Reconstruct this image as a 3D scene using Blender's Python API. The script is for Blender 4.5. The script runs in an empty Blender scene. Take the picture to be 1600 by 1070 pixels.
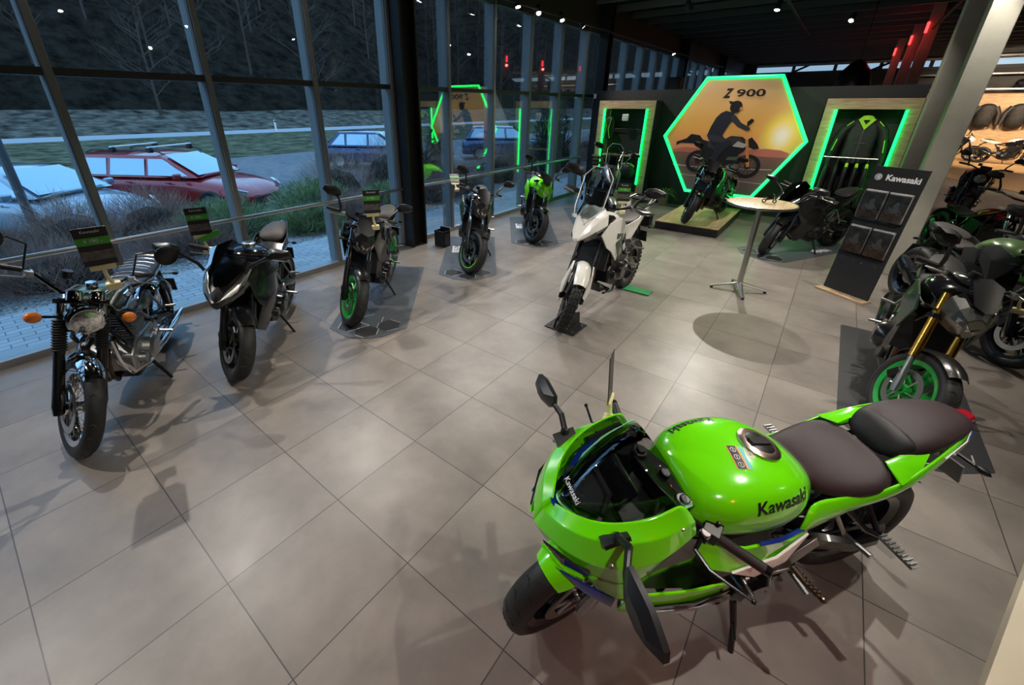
import bpy, bmesh, math, random
from mathutils import Vector, Matrix, Euler
random.seed(7)
PI = math.pi
SC = bpy.context.scene
COL = SC.collection
def rad(a): return math.radians(a)
def V(*a): return Vector(a)

# ---------------------------------------------------------------- materials
MATS = {}
def mat(name, col, rough=.5, metal=0., coat=0., emit=None, es=0., spec=.5, noise=0., nscale=20., bump=0., bscale=200., alpha=None, trans=0., ior=1.45):
    if name in MATS: return MATS[name]
    m = bpy.data.materials.new(name); m.use_nodes = True
    nt = m.node_tree; b = nt.nodes['Principled BSDF']
    c = (col[0], col[1], col[2], 1)
    b.inputs['Base Color'].default_value = c
    b.inputs['Roughness'].default_value = rough
    b.inputs['Metallic'].default_value = metal
    b.inputs['Coat Weight'].default_value = coat
    b.inputs['Coat Roughness'].default_value = .04
    b.inputs['Specular IOR Level'].default_value = spec
    b.inputs['Transmission Weight'].default_value = trans
    b.inputs['IOR'].default_value = ior
    if emit:
        b.inputs['Emission Color'].default_value = (*emit, 1); b.inputs['Emission Strength'].default_value = es
    if noise or bump:
        tc = nt.nodes.new('ShaderNodeTexCoord')
    if noise:
        n = nt.nodes.new('ShaderNodeTexNoise'); n.inputs['Scale'].default_value = nscale; n.inputs['Detail'].default_value = 5
        nt.links.new(tc.outputs['Object'], n.inputs['Vector'])
        r = nt.nodes.new('ShaderNodeMapRange'); r.inputs['From Min'].default_value = .3; r.inputs['From Max'].default_value = .7
        r.inputs['To Min'].default_value = 1-noise; r.inputs['To Max'].default_value = 1+noise
        nt.links.new(n.outputs['Fac'], r.inputs['Value'])
        v = nt.nodes.new('ShaderNodeVectorMath'); v.operation = 'SCALE'; v.inputs[0].default_value = c[:3]
        nt.links.new(r.outputs['Result'], v.inputs['Scale']); nt.links.new(v.outputs[0], b.inputs['Base Color'])
    if bump:
        n = nt.nodes.new('ShaderNodeTexNoise'); n.inputs['Scale'].default_value = bscale; n.inputs['Detail'].default_value = 3
        nt.links.new(tc.outputs['Object'], n.inputs['Vector'])
        u = nt.nodes.new('ShaderNodeBump'); u.inputs['Strength'].default_value = bump; u.inputs['Distance'].default_value = .003
        nt.links.new(n.outputs['Fac'], u.inputs['Height']); nt.links.new(u.outputs[0], b.inputs['Normal'])
    MATS[name] = m
    return m
def glassmat(name, tint, refl=.08, rough=0., ior=1.5, boost=1.):
    """thin clear sheet: see-through tint mixed with a fresnel mirror"""
    m = bpy.data.materials.new(name); m.use_nodes = True; nt = m.node_tree; nt.nodes.clear()
    o = nt.nodes.new('ShaderNodeOutputMaterial'); mx = nt.nodes.new('ShaderNodeMixShader')
    t = nt.nodes.new('ShaderNodeBsdfTransparent'); t.inputs[0].default_value = (*tint, 1)
    g = nt.nodes.new('ShaderNodeBsdfGlossy'); g.inputs['Roughness'].default_value = rough
    f = nt.nodes.new('ShaderNodeFresnel'); f.inputs['IOR'].default_value = ior
    k = nt.nodes.new('ShaderNodeMath'); k.operation = 'MULTIPLY'; k.use_clamp = True; k.inputs[1].default_value = boost
    nt.links.new(f.outputs[0], k.inputs[0]); nt.links.new(k.outputs[0], mx.inputs[0])
    nt.links.new(t.outputs[0], mx.inputs[1]); nt.links.new(g.outputs[0], mx.inputs[2]); nt.links.new(mx.outputs[0], o.inputs[0])
    MATS[name] = m
    return m
M = dict(
 tyre=mat('tyre_rubber', (.016,.0155,.015), .55, bump=.15, bscale=90),
 rubber=mat('black_rubber', (.02,.02,.02), .55),
 plastic=mat('black_plastic', (.012,.012,.013), .36),
 matte=mat('matte_black', (.014,.014,.015), .55, bump=.1, bscale=300),
 gloss=mat('gloss_black', (.008,.008,.01), .12, coat=1.),
 satin=mat('satin_black_paint', (.010,.010,.011), .24, .2, coat=.5),
 grey=mat('graphite_metallic', (.055,.053,.05), .26, .75, coat=.5),
 gunmetal=mat('gunmetal_paint', (.17,.17,.16), .24, .8, coat=.6),
 silver=mat('silver_paint', (.38,.38,.38), .3, .75, coat=.5),
 white=mat('pearl_white_paint', (.78,.76,.70), .25, coat=1.),
 green=mat('lime_green_paint', (.175,.88,.004), .18, coat=1., spec=.5),
 dgreen=mat('wheel_green', (.02,.42,.06), .3, .2, coat=.5),
 dkgreen=mat('dark_green_paint', (.05,.09,.055), .3, .3, coat=.8),
 olive=mat('olive_green_paint', (.10,.17,.07), .3, .2, coat=.6),
 blue=mat('deep_blue_graphic', (.005,.02,.22), .25, coat=.8),
 red=mat('candy_red_paint', (.30,.008,.01), .2, .4, coat=1.),
 gold=mat('gold_anodised', (.85,.48,.09), .25, 1.),
 chrome=mat('chrome', (.75,.75,.77), .05, 1.),
 alu=mat('cast_aluminium', (.42,.42,.41), .38, 1., bump=.05),
 steel=mat('brushed_steel', (.5,.49,.47), .3, 1.),
 dsteel=mat('dark_engine_metal', (.03,.03,.031), .34, .7),
 bronze=mat('heat_tinted_header', (.13,.09,.065), .3, .9),
 seat=mat('seat_vinyl', (.022,.020,.021), .5, bump=.25, bscale=500),
 seat2=mat('grey_seat_vinyl', (.05,.045,.041), .55, bump=.25, bscale=500),
 navy=mat('navy_ribbed_vinyl', (.028,.036,.05), .42, bump=.1),
 lens=mat('headlamp_lens', (.80,.80,.80), .12, .85, coat=1., noise=.5, nscale=60., bump=1., bscale=45),
 dlens=mat('smoked_lamp_lens', (.03,.03,.035), .06, .2, coat=1.),
 amber=mat('amber_indicator_lens', (.85,.22,.02), .15, coat=1.),
 rlens=mat('red_tail_lens', (.35,.01,.02), .15, coat=1.),
 ylw=mat('cream_plastic', (.72,.62,.34), .4),
 cardk=mat('card_black', (.02,.02,.02), .4),
 cargrey=mat('card_photo_grey', (.11,.10,.095), .4, noise=.6, nscale=40),
 cgreen=mat('card_green', (.08,.42,.05), .4),
 wtxt=mat('white_print', (.8,.8,.8), .5),
 ktxt=mat('black_print', (.012,.012,.012), .4),
)
M['screen'] = glassmat('smoked_windscreen', (.68,.69,.70), boost=1.3)
M['clear'] = glassmat('clear_windscreen', (.80,.86,.88), boost=3.2)

# ---------------------------------------------------------------- mesh helper
class MB:
    def __init__(s, X=None): s.v=[]; s.f=[]; s.mi=[]; s.X=X; s.cur=0
    def m(s, i): s.cur=i; return s
    def add(s, vs, fs):
        o=len(s.v); s.v += [Vector(p) for p in vs]
        for f in fs: s.f.append([i+o for i in f]); s.mi.append(s.cur)
    def box(s, c, d, rot=None, tp=1.):
        x,y,z=[k/2 for k in d]; P=[]
        for k in (-1,1):
            q = tp if k>0 else 1
            P += [(-x*q,-y*q,k*z),(x*q,-y*q,k*z),(x*q,y*q,k*z),(-x*q,y*q,k*z)]
        R = Euler(rot).to_matrix() if rot else Matrix.Identity(3)
        s.add([R@Vector(p)+Vector(c) for p in P], [(3,2,1,0),(4,5,6,7),(0,1,5,4),(1,2,6,5),(2,3,7,6),(3,0,4,7)])
        return s
    def tube(s, pts, r, n=8, closed=False, cap=True, flat=None):
        pts=[Vector(p) for p in pts]; N=len(pts)
        rs = r if isinstance(r,(list,tuple)) else [r]*N
        rings=[]; up=None
        for i,p in enumerate(pts):
            if closed: t=pts[(i+1)%N]-pts[i-1]
            else: t=pts[min(i+1,N-1)]-pts[max(i-1,0)]
            t.normalize()
            if up is None:
                up = Vector((0,0,1)) if abs(t.z)<.9 else Vector((1,0,0))
            a=up-t*up.dot(t); a.normalize(); up=a; b=t.cross(a)
            rings.append([p+(a*math.cos(k*2*PI/n)*(flat or 1)+b*math.sin(k*2*PI/n))*rs[i] for k in range(n)])
        s.loft(rings, closed=closed, cap=cap); return s
    def loft(s, rings, closed=False, cap=True):
        n=len(rings[0]); N=len(rings); vs=[p for r in rings for p in r]; fs=[]
        for i in range(N if closed else N-1):
            j=(i+1)%N
            for k in range(n):
                l=(k+1)%n; fs.append((i*n+k,i*n+l,j*n+l,j*n+k))
        if cap and not closed:
            fs.append(tuple(range(n))[::-1]); fs.append(tuple((N-1)*n+k for k in range(n)))
        s.add(vs,fs); return s
    def sheet(s, rows):
        n=len(rows[0]); fs=[]
        for i in range(len(rows)-1):
            for k in range(n-1): fs.append((i*n+k,i*n+k+1,(i+1)*n+k+1,(i+1)*n+k))
        s.add([p for r in rows for p in r], fs); return s
    def rev(s, prof, c=(0,0,0), ax=(0,1,0), n=32, arc=None, closed=True):
        """revolve (radius, along-axis) profile about ax through c"""
        a=Vector(ax).normalized(); u=Vector((1,0,0)) if abs(a.x)<.9 else Vector((0,0,1))
        u=(u-a*u.dot(a)).normalized(); w=a.cross(u); c=Vector(c)
        a0,a1 = arc if arc else (0,2*PI); cnt=n if not arc else n+1
        rows=[]
        for i in range(cnt):
            t=a0+(a1-a0)*i/n; d=u*math.cos(t)+w*math.sin(t)
            rows.append([c+d*r+a*h for r,h in prof])
        m=len(prof); fs=[]
        for i in range(n):
            j=(i+1)%cnt
            for k in range(m if closed else m-1):
                l=(k+1)%m; fs.append((i*m+k,j*m+k,j*m+l,i*m+l))
        if arc and closed:
            fs.append(tuple(range(m))[::-1]); fs.append(tuple((cnt-1)*m+k for k in range(m)))
        s.add([p for r in rows for p in r], fs); return s
    def cyl(s, p0, p1, r0, r1=None, n=16):
        s.tube([p0,p1],[r0,r0 if r1 is None else r1],n); return s
    def ball(s, c, r, n=12, sc=(1,1,1)):
        pr=[]; 
        rows=[]
        for i in range(n//2+1):
            t=PI*i/(n//2); rows.append([Vector(c)+Vector((max(1e-4,math.sin(t))*math.cos(2*PI*k/n)*r*sc[0],max(1e-4,math.sin(t))*math.sin(2*PI*k/n)*r*sc[1],math.cos(t)*r*sc[2])) for k in range(n)])
        s.loft(rows); return s
    def prism(s, poly, t0, t1, plane='xz'):
        """extrude a 2-D outline; plane xz -> depth in y, xy -> depth in z, yz -> depth in x"""
        def q(a,b,t): return {'xz':(a,t,b),'xy':(a,b,t),'yz':(t,a,b)}[plane]
        n=len(poly); vs=[q(a,b,t0) for a,b in poly]+[q(a,b,t1) for a,b in poly]
        fs=[tuple(range(n))[::-1], tuple(range(n,2*n))]+[(i,(i+1)%n,(i+1)%n+n,i+n) for i in range(n)]
        s.add(vs,fs); return s
    def plate(s, P, t=.012, c=None):
        """faceted body panel from 3-D outline P (bulged to centre point c), thickness t towards the bike's centre; call twice mirrored with both()"""
        P=[Vector(p) for p in P]; cc=Vector(c) if c else sum(P,Vector())/len(P)
        sg = 1 if cc.y>0 else -1
        d=Vector((0,-sg*t,0)); n=len(P)
        vs=P+[cc]+[p+d for p in P]+[cc+d]
        fs=[]
        for i in range(n):
            j=(i+1)%n; fs += [(i,j,n),(n+1+j,n+1+i,2*n+1),(i,n+1+i,n+1+j,j)]
        s.add(vs,fs); return s
    def both(s, P, t=.012, c=None):
        s.plate(P,t,c); s.plate([(x,-y,z) for x,y,z in P],t,(c[0],-c[1],c[2]) if c else None); return s
    def body(s, st, cap=True):
        """lofted body, stations (x,[(y,z)...]) going from top centre to bottom centre on the left side"""
        rings=[]
        for x,sec in st:
            pts=[]
            for q in sec:
                pts.append(Vector((x+(q[2] if len(q)>2 else 0),q[0],q[1])))
            mir=[Vector((p.x,-p.y,p.z)) for p in reversed(pts) if abs(p.y)>1e-6]
            rings.append(pts+mir)
        s.loft(rings,cap=cap); return s
    def halves(s):
        # split the islands of a mirrored pair into a left and a right piece
        n=len(s.v); pa=list(range(n))
        def fd(i):
            while pa[i]!=i: pa[i]=pa[pa[i]]; i=pa[i]
            return i
        for f in s.f:
            r=fd(f[0])
            for q in f[1:]: pa[fd(q)]=r
        cy={}
        for i,p in enumerate(s.v): cy.setdefault(fd(i),[]).append(p.y)
        out=[]
        for sg in (1,-1):
            b=MB(s.X); mp={}
            for f,m in zip(s.f,s.mi):
                r=cy[fd(f[0])]
                if (sum(r)/len(r)>=0)!=(sg>0): continue
                g=[]
                for q in f:
                    if q not in mp: mp[q]=len(b.v); b.v.append(s.v[q])
                    g.append(mp[q])
                b.f.append(g); b.mi.append(m)
            if b.f: out.append(b)
        return out
    PAIRS={'brake_caliper','crankcase_cover','tank_badge','tank_pinstripe_panel','headlight_lens','winglet','fork_guard','fender_bracket','tank_shroud','side_cover','side_fairing','fairing_wing','side_graphic','tail_panel','cockpit_side_panel','screen_bracket_','fender_stay','caution_','fork','fork_leg_lower','fork_gaiter','roof_rail','crossbar_foot','front_fork_tube','shock_absorber_','skid_bar'}
    def build(s, name, mats, parent=None, smooth=35, sub=0, bevel=0., label=None, _p=True):
        if _p and name in MB.PAIRS and parent is not None:
            h=s.halves()
            if len(h)==2:
                o=[b.build(name,mats,parent,smooth,sub,bevel,label,_p=False) for b in h]; return o[0]
        if s.X is not None: vs=[s.X@p for p in s.v]
        else: vs=s.v
        me=bpy.data.meshes.new(name); me.from_pydata(vs,[],s.f)
        mats = mats if isinstance(mats,(list,tuple)) else [mats]
        for k in mats: me.materials.append(k)
        me.polygons.foreach_set('material_index', s.mi)
        bm=bmesh.new(); bm.from_mesh(me); bmesh.ops.remove_doubles(bm, verts=bm.verts, dist=2e-5)
        bmesh.ops.recalc_face_normals(bm, faces=bm.faces)
        if smooth is not None:
            for f in bm.faces: f.smooth=True
            if not sub:
                for e in bm.edges:
                    if len(e.link_faces)==2 and e.calc_face_angle(0)>rad(smooth): e.smooth=False
        bm.to_mesh(me); bm.free()
        o=bpy.data.objects.new(name,me); COL.objects.link(o)
        if parent is not None: o.parent=parent
        if sub:
            k=o.modifiers.new('sub','SUBSURF'); k.levels=sub; k.render_levels=sub
        if bevel:
            k=o.modifiers.new('bev','BEVEL'); k.width=bevel; k.segments=2; k.limit_method='ANGLE'; k.angle_limit=rad(35)
        if label: o['label']=label
        return o
def empty(name, loc=(0,0,0), rz=0., label=None, cat=None, group=None, rot=None):
    o=bpy.data.objects.new(name,None); COL.objects.link(o); o.empty_display_size=.1
    o.location=loc; o.rotation_euler = rot if rot else (0,0,rz)
    tag(o,label,cat,group); return o
def tag(o, label=None, cat=None, group=None, kind=None):
    if label: o['label']=label
    if cat: o['category']=cat
    if group: o['group']=group
    if kind: o['kind']=kind
    return o
def struct(o): o['kind']='structure'; return o
def dup(root, loc, rz, label=None, group=None):
    r=root.copy(); COL.objects.link(r); r.location=loc; r.rotation_euler=(root.rotation_euler[0],root.rotation_euler[1],rz)
    if label: r['label']=label
    if group: r['group']=group
    for ch in list(root.children):
        c=ch.copy(); COL.objects.link(c); c.parent=r
        for g in list(ch.children):
            d=g.copy(); COL.objects.link(d); d.parent=c
    return r
def text(s, size, m, parent=None, X=None, ext=.001, bold=0., shear=0., align='CENTER', sx=1., name='lettering'):
    cu=bpy.data.curves.new(name,'FONT'); cu.body=s; cu.size=size; cu.extrude=ext; cu.offset=bold; cu.shear=shear
    cu.align_x=align; cu.align_y='CENTER'; cu.resolution_u=3
    o=bpy.data.objects.new(name,cu); COL.objects.link(o)
    bpy.context.view_layer.update()
    me=bpy.data.meshes.new_from_object(o.evaluated_get(bpy.context.evaluated_depsgraph_get()))
    COL.objects.unlink(o); bpy.data.objects.remove(o)
    S=Matrix.Diagonal((sx,1,1,1)); me.transform((X or Matrix.Identity(4))@S)
    me.materials.clear(); me.materials.append(m)
    o=bpy.data.objects.new(name,me); COL.objects.link(o)
    if parent is not None: o.parent=parent
    return o
def decal(o, target, ax=None, off=.0012):
    '''press printed lettering onto the surface of target (parts share the same parent space)'''
    from mathutils.bvhtree import BVHTree
    bpy.context.view_layer.update()
    dg=bpy.context.evaluated_depsgraph_get(); ev=target.evaluated_get(dg); me=ev.to_mesh()
    bvh=BVHTree.FromPolygons([v.co.copy() for v in me.vertices],[tuple(p.vertices) for p in me.polygons]); ev.to_mesh_clear()
    m=o.data
    bm=bmesh.new(); bm.from_mesh(m)
    bmesh.ops.triangulate(bm,faces=bm.faces)
    for _ in range(2): bmesh.ops.subdivide_edges(bm,edges=[e for e in bm.edges if e.calc_length()>.012],cuts=1)
    for v in bm.verts:
        d=Vector(ax).normalized(); h=bvh.ray_cast(v.co+d*.25,-d)
        if h[0] is not None: v.co=h[0]+h[1]*off*(1 if h[1].dot(d)>0 else -1)
    bm.to_mesh(m); bm.free()
def frame_mat(o, ux, uy):
    """4x4 placing text: origin o, x direction ux, y direction uy"""
    x=Vector(ux).normalized(); y=Vector(uy); y=(y-x*y.dot(x)).normalized(); z=x.cross(y)
    return Matrix(((x.x,y.x,z.x,o[0]),(x.y,y.y,z.y,o[1]),(x.z,y.z,z.z,o[2]),(0,0,0,1)))
def sec(hw, zt, zb, k=.6, mid=.45, lo=.7):
    return [(0,zt),(hw*k,zt-.012),(hw,zt-(zt-zb)*.3),(hw*.97,zt-(zt-zb)*mid*1.4),(hw*lo,zb+.005),(0,zb)]
# ---------------------------------------------------------------- motorcycle pieces
def wheel(par, name, c, R, w, rr, rim, X=None, style='cast', discs=(1,), dr=.15, knob=False, stripe=None):
    c=Vector(c); mb=MB(X)
    pr=[(rr-.028,-w*.34),(rr+.006,-w*.42),(rr+.008,-w*.36),(rr-.012,-w*.3),(rr-.018,0),(rr-.012,w*.3),(rr+.008,w*.36),(rr+.006,w*.42),(rr-.028,w*.34),(rr-.034,0)]
    mb.rev(pr,c,n=40)
    hw=.05 if style=='cast' else .06
    mb.rev([(.018,-hw-.02),(.036,-hw-.02),(.042,-hw),(.03,-.01),(.03,.01),(.042,hw),(.036,hw+.02),(.018,hw+.02)],c,n=20)
    if style=='cast':
        for k in range(5):
            for d in (-.17,.17):
                a=2*PI*k/5+.3; a0=a+d*.4; a1=a+d
                p0=c+V(math.cos(a0)*.035,0,math.sin(a0)*.035); p1=c+V(math.cos(a1)*(rr-.02),0,math.sin(a1)*(rr-.02))
                mb.tube([p0,(p0+p1)/2,p1],[.017,.012,.014],6,flat=1.5)
    elif style=='wire':
        for k in range(36):
            sd=1 if k%2 else -1; a=2*PI*k/36; b=a+(.45 if (k//2)%2 else -.45)
            mb.tube([c+V(math.cos(b)*.035,sd*.045,math.sin(b)*.035),c+V(math.cos(a)*(rr-.015),sd*.012,math.sin(a)*(rr-.015))],.0022,4,cap=False)
    ob=mb.build(name,rim,par,smooth=40)
    tb=MB(X); hR=R-rr
    o=[(rr+.002,-w*.40),(rr+hR*.18,-w*.47),(rr+hR*.5,-w*.5),(rr+hR*.78,-w*.42),(rr+hR*.93,-w*.25),(R,-w*.08),(R,w*.08),(rr+hR*.93,w*.25),(rr+hR*.78,w*.42),(rr+hR*.5,w*.5),(rr+hR*.18,w*.47),(rr+.002,w*.40)]
    tb.rev(o,c,n=56)
    if knob:
        nk=34
        for k in range(nk):
            a=2*PI*k/nk
            for yy,h in ((-.40,.80),(-.14,.98),(.14,.98),(.40,.80)):
                aa=a+(PI/nk if abs(yy)>.3 else 0); q=rr+hR*h
                tb.box(c+V(math.cos(aa)*q,yy*w*1.02,math.sin(aa)*q),(.022,w*.2,.034),(0,-aa,0))
    if knob is False and w>.05:
        gb=tb; gb.cur=1; ng=22
        for k in range(ng):
            for sd in (-1,1):
                a=2*PI*k/ng+(0 if sd>0 else PI/ng); pts=[]
                for t,yy in ((0,.04),(.07,.2),(.04,.33)):
                    q=R*1.0-(0,.006,.02)[(0,.07,.04).index(t)]*1.0
                    q=rr+hR*{.04:1.0,.2:.955,.33:.875}[yy]+.0006
                    pts.append(c+V(math.cos(a+t)*q,sd*yy*w,math.sin(a+t)*q))
                gb.tube(pts,.0028,4)
    tb.build('tyre',[M['tyre'],M['rubber']],ob,smooth=60)
    for sd in discs:
        db=MB(X); y=sd*(w*.5+.012 if style!='cast' else .062)
        db.rev([(dr*.72,y-.0025),(dr,y-.0025),(dr,y+.0025),(dr*.72,y+.0025)],c,n=36)
        for k in range(6):
            a=k*PI/3; db.tube([c+V(math.cos(a)*.04,y,math.sin(a)*.04),c+V(math.cos(a+.2)*dr*.75,y,math.sin(a+.2)*dr*.75)],.006,4)
        db.build('brake_disc',M['steel'],ob)
    if stripe:
        sb=MB(X)
        for sd in (-1,1): sb.rev([(rr-.004,sd*w*.425),(rr+.004,sd*w*.425),(rr+.004,sd*w*.432),(rr-.004,sd*w*.432)],c,n=40,arc=(0,PI*1.2))
        sb.build('rim_stripe',stripe,ob)
    return ob
def mirror(par, base, head, sz=(.15,.09), X=None, m=None, up=(0,0,1), style='blade'):
    """stalk with a mirror head; base and head are points, head faces backwards (-x)"""
    m=m or M['plastic']; b=Vector(base); h=Vector(head)
    s=MB(X)
    if style=='round':
        k=b+V(-.01,0,.16); s.tube([b,b+V(0,0,.03),k,k+(h-k)*.5+V(0,0,.03),h],.006,8)
    else:
        s.tube([b,b+(h-b)*.2+V(0,0,.025),b+(h-b)*.75+V(0,0,.01),h],[.012,.013,.010,.009],8)
    o=s.build('mirror',M['chrome'] if style=='chrome' else m,par)
    a,c=sz; q=MB(X); sg=1 if h.y>b.y else -1
    if style=='round':
        q.rev([(.0001,.012),(c*.8,.010),(c,0),(c,-.012),(.0001,-.012)],h,ax=(1,0,0),n=24)
    else:
        out=[(-.25*a,-.15*c),(0,-.5*c),(.6*a,-.42*c),(a,-.05*c),(.9*a,.38*c),(.3*a,.5*c),(-.1*a,.3*c)]
        cc=sum((Vector(p) for p in out),Vector((0,0)))/len(out)
        r0=[h+V(-.012,sg*p[0],p[1]+.02) for p in out]; r1=[h+V(.002,sg*(p[0]*.98),p[1]*.98+.02) for p in out]
        r2=[h+V(.026,sg*(cc[0]+(p[0]-cc[0])*.55),cc[1]+(p[1]-cc[1])*.55+.02) for p in out]
        q.loft([r0,r1,r2])
    q.build('mirror_head',m,o)
    return o
def fork(par, ax, r, X, tilt, up_m, low_m, L=.74, usd=False, gaiter=False, w=.105, ut=.021):
    a=Vector(ax); d=V(-math.sin(tilt),0,math.cos(tilt)); f=MB(X); lo=MB(X); g=MB(X)
    for sd in (-1,1):
        o=a+V(0,sd*w,0)
        if usd:
            f.cyl(o+d*.24,o+d*L,.027,n=14); lo.cyl(o+d*.06,o+d*.24,.019,n=12)
            lo.tube([o+d*-.03,o+d*.03,o+d*.10],[.022,.028,.024],10)
        else:
            f.cyl(o+d*.3,o+d*L,ut,n=14); lo.tube([o+d*-.04,o+d*.02,o+d*.10,o+d*.40],[.024,.034,.031,.030],12)
        if gaiter:
            for k in range(12):
                t=.36+k*.017; g.tube([o+d*t,o+d*(t+.0085),o+d*(t+.017)],[.031,.043,.031],12)
    lo.cyl(a+V(0,-w-.02,0),a+V(0,w+.02,0),.012)
    o=f.build('fork',up_m,par); lo.build('fork_leg_lower',low_m,o)
    if gaiter: g.build('fork_gaiter',M['rubber'],o)
    t=MB(X)
    for s_,hh in ((L-.02,.03),(L-.20,.035)):
        t.prism([(-.035,-w-.03),(.02,-w-.035),(.045,-.04),(.045,.04),(.02,w+.035),(-.035,w+.03)],-hh/2,hh/2,'xy')
        for i in range(len(t.v)-12,len(t.v)): t.v[i]=Matrix.Rotation(-tilt,3,'Y')@t.v[i]+a+d*s_
    t.build('triple_clamp',M['satin'],par,bevel=.004)
    # calipers
    c=MB(X)
    for sd in (-1,1): c.box(a+V(-.10,sd*(w-.012),.06),(.06,.045,.10),(0,.5,0))
    c.build('brake_caliper',M['dsteel'],par,bevel=.008)
    return o
def arcfender(par, c, R, w, a0, a1, m, X=None, n=14, name='front_fender', drop=.03, t=.004):
    c=Vector(c); mb=MB(X); rings=[]
    for i in range(n+1):
        a=a0+(a1-a0)*i/n; e=min(1,min(i,n-i)/2.5+.35); pts=[]
        for k in range(9):
            u=-1+k/4; q=R-drop*abs(u)**2.5; pts.append(c+V(math.cos(a)*q,u*w/2*(.75+.25*e),math.sin(a)*q))
        for k in range(8,-1,-1):
            u=-1+k/4; q=R-t-drop*abs(u)**2.5; pts.append(c+V(math.cos(a)*q,u*(w/2-t)*(.75+.25*e),math.sin(a)*q))
        rings.append(pts)
    mb.loft(rings); return mb.build(name,m,par,smooth=50)
def engine(par, m, x0=.02, z0=.40, fins=False, cover=None, s=1.):
    e=MB()
    e.prism([(x0-.26,z0-.06),(x0-.22,z0-.17),(x0+.05,z0-.20),(x0+.22,z0-.12),(x0+.24,z0+.02),(x0+.12,z0+.10),(x0-.2,z0+.1)],-.17*s,.17*s)
    c=MB()
    if fins:
        for k in range(9): 
            z=z0+.11+k*.021; c.prism([(x0-.09,z),(x0+.13,z),(x0+.13,z+.009),(x0-.09,z+.009)],-.16,.16)
        c.prism([(x0-.06,z0+.08),(x0+.10,z0+.08),(x0+.10,z0+.31),(x0-.06,z0+.31)],-.12,.12)
        c.prism([(x0-.08,z0+.30),(x0+.12,z0+.30),(x0+.10,z0+.36),(x0-.06,z0+.36)],-.14,.14)
    else:
        c.prism([(x0-.10,z0+.08),(x0+.16,z0+.02),(x0+.26,z0+.24),(x0+.22,z0+.31),(x0+.02,z0+.33)],-.17*s,.17*s)
        for k in range(4): c.box((x0+.2,(-.12+k*.08)*s,z0+.12),(.05,.05,.05),(0,.4,0))
    o=e.build('engine',m,par,bevel=.018)
    c.build('cylinder_block',m if not fins else M['alu'],o,bevel=.006 if not fins else .002)
    v=MB()
    cm=cover or M['satin']
    v.rev([(.0001,.235*s),(.07,.235*s),(.095,.215*s),(.105,.17*s),(.0001,.17*s)],(x0-.02,0,z0-.04),n=24)
    v.rev([(.0001,-.24*s),(.075,-.24*s),(.105,-.215*s),(.118,-.17*s),(.0001,-.17*s)],(x0-.05,0,z0-.03),n=24)
    v.rev([(.0001,.21*s),(.04,.21*s),(.05,.17*s),(.0001,.17*s)],(x0+.12,0,z0-.06),n=18)
    v.rev([(.0001,.20*s),(.05,.20*s),(.06,.17*s),(.0001,.17*s)],(x0-.19,0,z0-.02),n=18)
    v.build('crankcase_cover',cm,o)
    return o
def exhaust(par, m, mm, n=2, style='side', x0=.28, z0=.56):
    e=MB()
    ys=[-.06,.06] if n==2 else [-.12,-.04,.04,.12]
    for y in ys:
        e.tube([(x0-.04,y,z0),(x0+.05,y,z0-.03),(x0+.08,y*.95,z0-.14),(x0+.05,y*.8,z0-.27),(x0-.06,y*.5,z0-.36),(x0-.26,-.04,z0-.39)],.019,8)
    if style=='side':
        e.tube([(x0-.24,-.04,z0-.39),(x0-.42,-.08,z0-.36),(x0-.56,-.14,z0-.27),(x0-.68,-.17,z0-.20)],.024,10)
    o=e.build('exhaust',m,par)
    q=MB()
    if style=='side':
        rings=[]
        for x,z,h,wd in ((-.38,.33,.045,.035),(-.42,.345,.07,.05),(-.70,.45,.085,.055),(-.76,.47,.06,.04)):
            rings.append([V(x,-.185+math.cos(a)*wd,z+math.sin(a)*h) for a in [k*PI/5+.2 for k in range(10)]])
        q.loft(rings); q.build('muffler',mm,o,smooth=30)
    else:
        q.box((x0-.34,0,.2),(.34,.26,.13)); q.build('muffler',mm,o,bevel=.03)
    return o
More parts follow.
